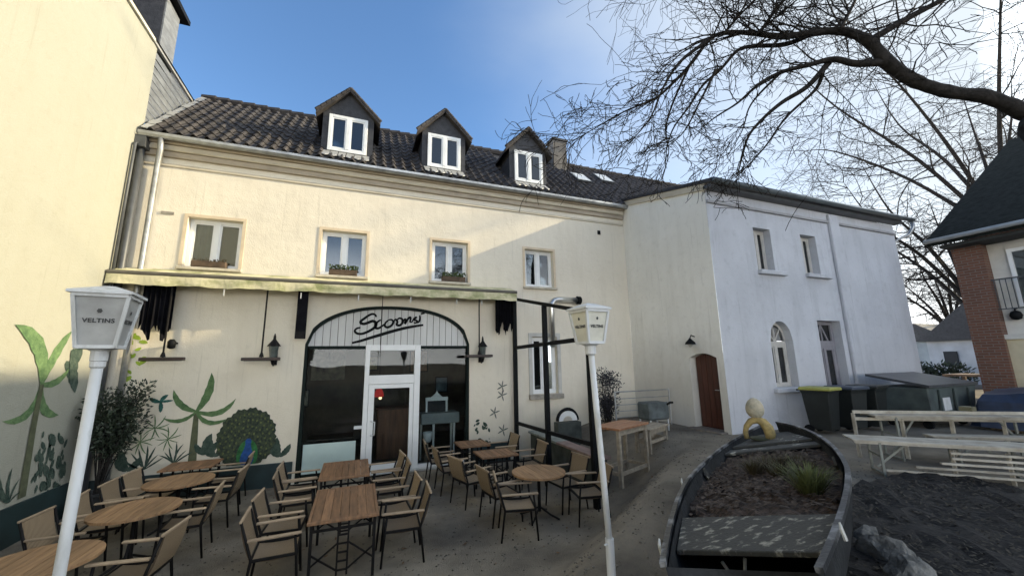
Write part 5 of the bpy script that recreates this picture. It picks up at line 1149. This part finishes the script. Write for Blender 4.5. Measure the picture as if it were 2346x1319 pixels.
def beer(name, label, cat, p, q, z, wdt, h, legs=True, m_=BENCHW):
    p = Vector(p); q = Vector(q); c = (p+q)/2; L = (q-p).length; rz = math.atan2(q.y-p.y, q.x-p.x); t = thing(name, label, cat, (c.x,c.y,z), 'folding beer garden furniture', rz)
    npl = max(2, int(round(wdt/.125)))
    for k in range(npl): MB().box((-L/2, -wdt/2+wdt*k/npl+.003, h-.028),(L/2, -wdt/2+wdt*(k+1)/npl-.003, h)).build('plank', m_, t, loc=(0,0,0), bevel=.003)
    for s in (-1,1):
        f = MB(); x = s*(L/2-.32)
        f.bar((x,-wdt/2+.03,0),(x,-wdt/2+.03,h-.03),.03,.03).bar((x,wdt/2-.03,0),(x,wdt/2-.03,h-.03),.03,.03).bar((x,-wdt/2,.03),(x,wdt/2,.03),.03,.03).bar((x,0,.10),(x-s*.42,0,h-.04),.02,.03).bar((x,-wdt/2+.03,h*.55),(x,wdt/2-.03,h*.55),.025,.025); f.build('folding_leg', mat('grey_green_leg', (.22,.23,.20), .6, .2), t, loc=(0,0,0))
    MB().box((-L/2+.02,-wdt/2+.02,h-.055),(L/2-.02,-wdt/2+.05,h-.030)).build('batten', m_, t, loc=(0,0,0)); MB().box((-L/2+.02,wdt/2-.05,h-.055),(L/2-.02,wdt/2-.02,h-.030)).build('batten', m_, t, loc=(0,0,0))
WHB = mat('white_slat_paint', (.46,.43,.36), .7, .15, 5, .1, 40, col2=(.26,.23,.18), rnd=.2)
beer('beer_table', 'long pale folding table at the back of the bench group', 'table', (8.75,-6.05), (10.9,-7.55), .85, .50, .76, m_=WHB)
beer('beer_bench', 'pale bench in the middle between the long tables', 'bench', (9.0,-6.75), (10.6,-7.85), .85, .25, .48, m_=WHB)
beer('beer_table', 'long pale folding table nearest the planting bed', 'table', (7.45,-6.42), (9.05,-8.05), .85, .50, .52, m_=WHB)
ss = thing('folded_bench_stack', 'stack of folded slatted benches standing under the nearest long table', 'bench', (8.2,-7.45,.85))
A_, B2 = Vector((7.50,-6.72,0)), Vector((8.95,-8.20,0))
for z, f0 in ((1.24,.42),(1.165,.42),(1.09,.36),(1.015,.22),(.94,.05)):
    MB().bar(A_.lerp(B2, f0)+Vector((0,0,z)), B2+Vector((0,0,z)), .05, .032).build('slat', WHB, ss, bevel=.004)
for f0 in (.44,.72,.985):
    c = A_.lerp(B2, f0)+Vector((.035,.035,0)); MB().bar(c+Vector((0,0,.85)), c+Vector((0,0,1.27)), .04, .04).build('upright', WHB, ss)
rk = thing('slatted_rail', 'pale slatted back rail of the bench group in front of the bins', 'railing', (9.2,-6.1,.85))
P0, P1 = Vector((8.55,-5.95,0)), Vector((11.6,-8.0,0)); DV = (P1-P0).normalized()
for z in (1.64, 1.52): MB().bar(P0+Vector((0,0,z)), P1+Vector((0,0,z)), .035, .05).build('rail', WHB, rk)
for k in range(6):
    c = P0.lerp(P1, k/5); MB().bar(c+Vector((0,0,.85)), c+Vector((0,0,1.615)), .045, .045).build('post', WHB, rk)
box_o = MB().box((9.98,-6.98,1.67),(10.14,-6.82,1.74)).build('ashtray', mat('olive_tin', (.13,.12,.07), .6), loc=(10.06,-6.9,1.67)); tag(box_o, 'small olive tin standing on the slatted back rail', 'tin')
tp = thing('tarpaulin_cover', 'dark blue tarpaulin draped over a stack near the brick house', 'tarpaulin', (15.2,-6.3,.85))
b = MB(); nx = 16
for j in range(9):
    for i in range(nx+1):
        u, v = i/nx*2-1, j/8*2-1; e = max(abs(u), abs(v)); z = 1.78+.06*math.sin(3*u+2*v)-.10*abs(v) if e < .82 else 1.78-.85*(e-.82)/.18; b.v.append(Vector((15.3+1.3*u, -6.2+.8*v+.03*math.sin(i*2), z)))
for j in range(8):
    for i in range(nx): a = j*(nx+1)+i; b.f.append([a,a+1,a+nx+2,a+nx+1])
b.build('sheet', mat('blue_tarp', (.020,.035,.075), .45, .25, 4, .3, 12), tp, recalc=False); box('stack', (14.3,-6.75,.85), (16.3,-5.65,1.60), mat('pallet_wood', (.20,.16,.11), .85, .2, 5), tp)
pt = thing('picnic_table', 'brown wooden table far back between the wing and brick house', 'table', (24,-2.2,.85))
box('table_top', (23.4,-2.9,1.72), (25.0,-1.4,1.80), mat('far_brown_wood', (.17,.11,.07), .8, .2, 4), pt)
for q in ((23.5,-2.8),(23.5,-1.5),(24.9,-2.8),(24.9,-1.5)): MB().bar((q[0],q[1],.82),(q[0],q[1],1.718),.10,.10).build('leg', MATS['far_brown_wood'], pt)
hs = thing('garden_hedge', 'grey-green hedge bushes at the back between the wing and white house', 'hedge', (30, 2.0, .85)); rr = random.Random(9)
b = MB(); leaf_cloud(b, [((29+rr.uniform(0,2), y, 1.5), .7) for y in (.6,1.2,1.9,2.6,3.2,3.9,4.6)], rr, .22, 2600); tag(b.build('foliage', mat('hedge_leaf', (.06,.085,.055), .8, .4, 4), hs, recalc=False), kind='stuff')
b = MB()
for k in range(5): b.tube([(30,.8+k*.9,.8),(30+.1,.8+k*.9,1.9)], .05, 5)
b.build('stems', BARK, hs)

# ------------------------------------------------------------------ bare trees
def grow(b, p, d, L, r, rr, lvl, droop, segs=5, wig=.22, rmin=.0025):
    """wandering twig with side shoots"""
    pts = [p.copy()]; rs = [r]; cur = p.copy(); dv = d.normalized()
    for k in range(segs):
        dv = (dv + Vector((rr.gauss(0,wig), rr.gauss(0,wig), rr.gauss(0,wig)-droop))).normalized(); cur = cur+dv*(L/segs); pts.append(cur.copy()); rs.append(max(rmin, r*(1-.8*(k+1)/segs)))
        if lvl > 0 and rr.random() < .85:
            sd = (dv + Vector((rr.gauss(0,.75), rr.gauss(0,.75), rr.gauss(0,.6)-.1))).normalized(); grow(b, cur, sd, L*rr.uniform(.35,.62), max(rmin, rs[-1]*.6), rr, lvl-1, droop*1.1, 4, wig, rmin)
    b.tube(pts, rs, 4 if r < .012 else 5, cap=False)
def spline(P, n=5):
    S = []
    for k in range(len(P)-1):
        p0, p1, p2, p3 = P[max(k-1,0)], P[k], P[k+1], P[min(k+2,len(P)-1)]
        for q in range(n):
            t = q/n; S.append(.5*((2*p1)+(p2-p0)*t+(2*p0-5*p1+4*p2-p3)*t*t+(3*p1-p0-3*p2+p3)*t**3))
    S.append(P[-1]); return S
rr = random.Random(21)
tree = thing('bare_tree', 'big bare tree reaching a long drooping limb across the sky from the right', 'tree', (9.6,-9.2,.85))
T0 = 6.0
def limb(pix, r0, r1, t0=T0, t1=T0, name='limb'):
    P = [atdepth(x, y, t0+(t1-t0)*k/(len(pix)-1)) for k, (x, y) in enumerate(pix)]; S = spline(P); n = len(S); rs = [r0*((1-k/(n-1))**1.15)*(1-.25*math.sin(math.pi*k/(n-1)))+r1*(k/(n-1)) for k in range(n)] if r0 > .15 else [r0+(r1-r0)*(k/(n-1))**.75 for k in range(n)]
    MB().tube(S, rs, 9).build(name, BARK, tree, smooth=True); return S, rs
main_px = [(2400,290),(2346,258),(2260,222),(2180,212),(2100,188),(2035,145),(1990,95),(1930,72),(1860,76),(1790,84),(1720,76),(1660,76),(1625,92),(1580,150),(1540,192),(1500,226),(1430,256),(1370,290),(1310,325)]
MR = [.115,.105,.092,.085,.085,.088,.076,.058,.052,.047,.038,.033,.029,.026,.022,.018,.013,.009,.005]
L1 = spline([atdepth(x, y, 5.6+k/18) for k, (x, y) in enumerate(main_px)])
r1 = [MR[min(17, k//5)]+(MR[min(18, k//5+1)]-MR[min(17, k//5)])*((k % 5)/5) for k in range(len(L1))]
r1 = [q*(1+.06*math.sin(k*1.3)+.04*math.sin(k*2.9)) for k, q in enumerate(r1)]
MB().tube(L1, r1, 10).build('limb', BARK, tree, smooth=True)
j0 = L1[0]
# trunk, outside the frame to the right, meets the limb
tk = [Vector((9.6,-9.2,.7)), Vector((9.5,-9.2,2.2)), Vector((9.2,-9.15,3.8)), Vector((8.7,-9.0,5.0)), j0*.5+Vector((8.2,-8.8,5.6))*.5, j0]
MB().tube(spline(tk,4), [.42-.27*k/20 for k in range(21)], 12).build('trunk', BARK, tree, smooth=True)
MB().tube(spline([Vector((9.2,-9.15,3.8)),Vector((9.6,-9.4,5.8)),Vector((9.3,-9.0,8.2)),Vector((9.8,-8.6,11))],4), [.30-.22*k/12 for k in range(13)], 9).build('limb', BARK, tree, smooth=True)
sub = [
 ([(2030,142),(1960,146),(1910,136),(1850,150),(1790,166),(1740,192),(1690,236),(1640,268),(1600,300)], .062, .006),
 ([(1900,142),(1850,198),(1790,236),(1745,275),(1715,312),(1700,360),(1690,402)], .048, .008),
 ([(1885,165),(1868,206),(1800,270),(1750,340),(1685,408)], .032, .008),
 ([(1860,78),(1800,102),(1730,106),(1690,116),(1650,160),(1610,196),(1580,242),(1545,290),(1530,330),(1524,375)], .042, .006),
 ([(1990,95),(2080,42),(2170,-5),(2240,-40)], .055, .03),
 ([(1925,68),(1945,30),(1970,-20)], .030, .018),
 ([(1740,76),(1765,40),(1800,-5)], .030, .015),
 ([(1660,76),(1690,40),(1740,-10)], .024, .012),
 ([(1625,92),(1560,140),(1520,200),(1490,270),(1440,330)], .032, .005),
 ([(1580,150),(1540,240),(1525,300),(1532,350),(1515,420)], .022, .004),
 ([(1790,166),(1740,215),(1715,250),(1700,300),(1665,360)], .022, .005),
 ([(1640,160),(1600,240),(1560,310),(1480,370)], .022, .004),
 ([(1850,150),(1900,190),(1885,260),(1880,330)], .010, .004),
 ([(1890,180),(1960,250),(1990,300)], .008, .003)]
SP = []
for pix, a_, b_ in sub: SP.append(limb(pix, a_, b_, 6.0+rr.uniform(-.2,.3), 6.3+rr.uniform(-.5,.6)))
tw = MB()
LV = -RT
def twigs_on(S, rs, start, count, L, lvl, droop):
    n = len(S)
    for _ in range(count):
        k = int(n*(start+(1-start)*rr.random())); k = min(k, n-2); d = (S[k+1]-S[k]).normalized(); sd = (d*.8+Vector((rr.gauss(0,.6), rr.gauss(0,.6), rr.gauss(0,.5)))+LV*.35).normalized()
        grow(tw, S[k], sd, L*rr.uniform(.5,1.2), max(.005, min(.014, rs[k]*.5)), rr, lvl, droop, 5, .17, .0042)
twigs_on(L1, r1, .45, 34, 1.15, 2, .05); twigs_on(L1, r1, .15, 18, 1.0, 2, -.05)
for i, (S, rs) in enumerate(SP):
    if i in (4,5,6,7): twigs_on(S, rs, .1, 22, 1.5, 2, .0)
    elif i >= 12: twigs_on(S, rs, .3, 5, .8, 1, .1)
    else: twigs_on(S, rs, .30, 10, .8, 2, .03)
tag(tw.build('twigs', BARK, tree, recalc=False), kind='stuff')
# twigs hanging in from above the frame
tw2 = MB()
for (px, py) in ((1450,-30),(1500,-30),(1560,-40),(1620,-30),(1680,-30),(1730,-30),(1790,-30),(1850,-30)):
    grow(tw2, atdepth(px+60, py-40, 6.4), Vector((-.5,-.1,-.5))+LV*.5, 1.7, .014, rr, 2, .10)
tag(tw2.build('twigs', BARK, tree, recalc=False), kind='stuff')
def back_tree(base, h, label, n, L, seed):
    """forked bare crown: stem, a handful of rising limbs, each limb feathered with twigs"""
    rq = random.Random(seed); t = thing('bare_tree', label, 'tree', base, 'bare trees behind the brick house'); base = Vector(base)
    S = spline([base, base+Vector((.2,.1,h*.18)), base+Vector((-.1,.2,h*.36))], 4)
    MB().tube(S, [.30-.10*k/(len(S)-1) for k in range(len(S))], 9).build('trunk', BARK, t, smooth=True); b = MB()
    for q in range(n):
        a = 2*math.pi*q/n+rq.uniform(-.3,.3); sp = rq.uniform(.25,.6)*h*.75; o = S[-1-rq.randint(0,2)]
        P = [o, o+Vector((sp*.35*math.cos(a), sp*.35*math.sin(a), h*.22)), o+Vector((sp*.75*math.cos(a), sp*.75*math.sin(a), h*.40)), o+Vector((sp*math.cos(a), sp*math.sin(a), h*rq.uniform(.45,.66)))]
        Q = spline(P, 5); rs = [.15*(1-.93*k/(len(Q)-1)) for k in range(len(Q))]; MB().tube(Q, rs, 7).build('limb', BARK, t, smooth=True)
        for _ in range(15):
            k = min(len(Q)-1, int(len(Q)*rq.uniform(.15,1))); d = Vector((math.cos(a)+rq.gauss(0,.9), math.sin(a)+rq.gauss(0,.9), rq.uniform(-.1,.9))); grow(b, Q[k], d, L*rq.uniform(.5,1.2), max(.03, rs[k]*.5), rq, 2, .0, 6, .20, .010)
    tag(b.build('twigs', BARK, t, recalc=False), kind='stuff')
p = onX(2270, 840, 36); back_tree((p.x, p.y, .8), 15, 'twiggy bare tree rising right behind the dark roof edge', 9, 3.2, 31)
p = onX(2210, 840, 48); back_tree((p.x, p.y, .8), 11, 'farther bare tree between the wing and the brick house', 8, 2.4, 32)
p = onX(2400, 840, 38); back_tree((p.x, p.y, .8), 27, 'tallest bare tree with twigs filling the upper right corner', 11, 4.6, 33)

# ------------------------------------------------------------------ grit and dead leaves lying on the terrace
rr = random.Random(77); b = MB(); lf = MB()
for _ in range(5200):
    x, y = rr.uniform(-4.6, 8.2), rr.uniform(-8.6, -.1)
    z = ground_z(x, y)+.006; a = rr.uniform(0,6.28); e = rr.uniform(.004,.014); c = Vector((x,y,z)); d = Vector((math.cos(a),math.sin(a),0))*e; q = Vector((-math.sin(a),math.cos(a),0))*e*.7
    b.prism([c-d-q,c+d-q,c+d*.6+q,c-d*.7+q], (0,0,e*.7))
tag(b.build('grit', mat('pale_grit', (.20,.18,.15), .9, .4, 30, col2=(.06,.055,.045)), recalc=False), 'loose grit and small stones strewn over the terrace floor', 'grit', kind='stuff')
for _ in range(520):
    x, y = rr.uniform(-4.6, 8.2), rr.uniform(-8.6, -.1)
    if rr.random() < .5: x = rr.choice((-4.6+abs(rr.gauss(0,.4)), rr.uniform(-4.6,4))); y = -.15-abs(rr.gauss(0,.4))
    z = ground_z(x, y)+.018; a = rr.uniform(0,6.28); e = rr.uniform(.02,.045); c = Vector((x,y,z)); d = Vector((math.cos(a),math.sin(a),rr.uniform(-.2,.3)))*e; q = Vector((-math.sin(a),math.cos(a),rr.uniform(-.3,.3)))*e*.45
    lf.quad(c-d, c-q, c+d, c+q)
tag(lf.build('fallen_leaves', mat('dead_leaf', (.16,.085,.035), .85, .4, 20, col2=(.05,.03,.016)), recalc=False), 'dead brown leaves blown across the terrace', 'leaves', kind='stuff')
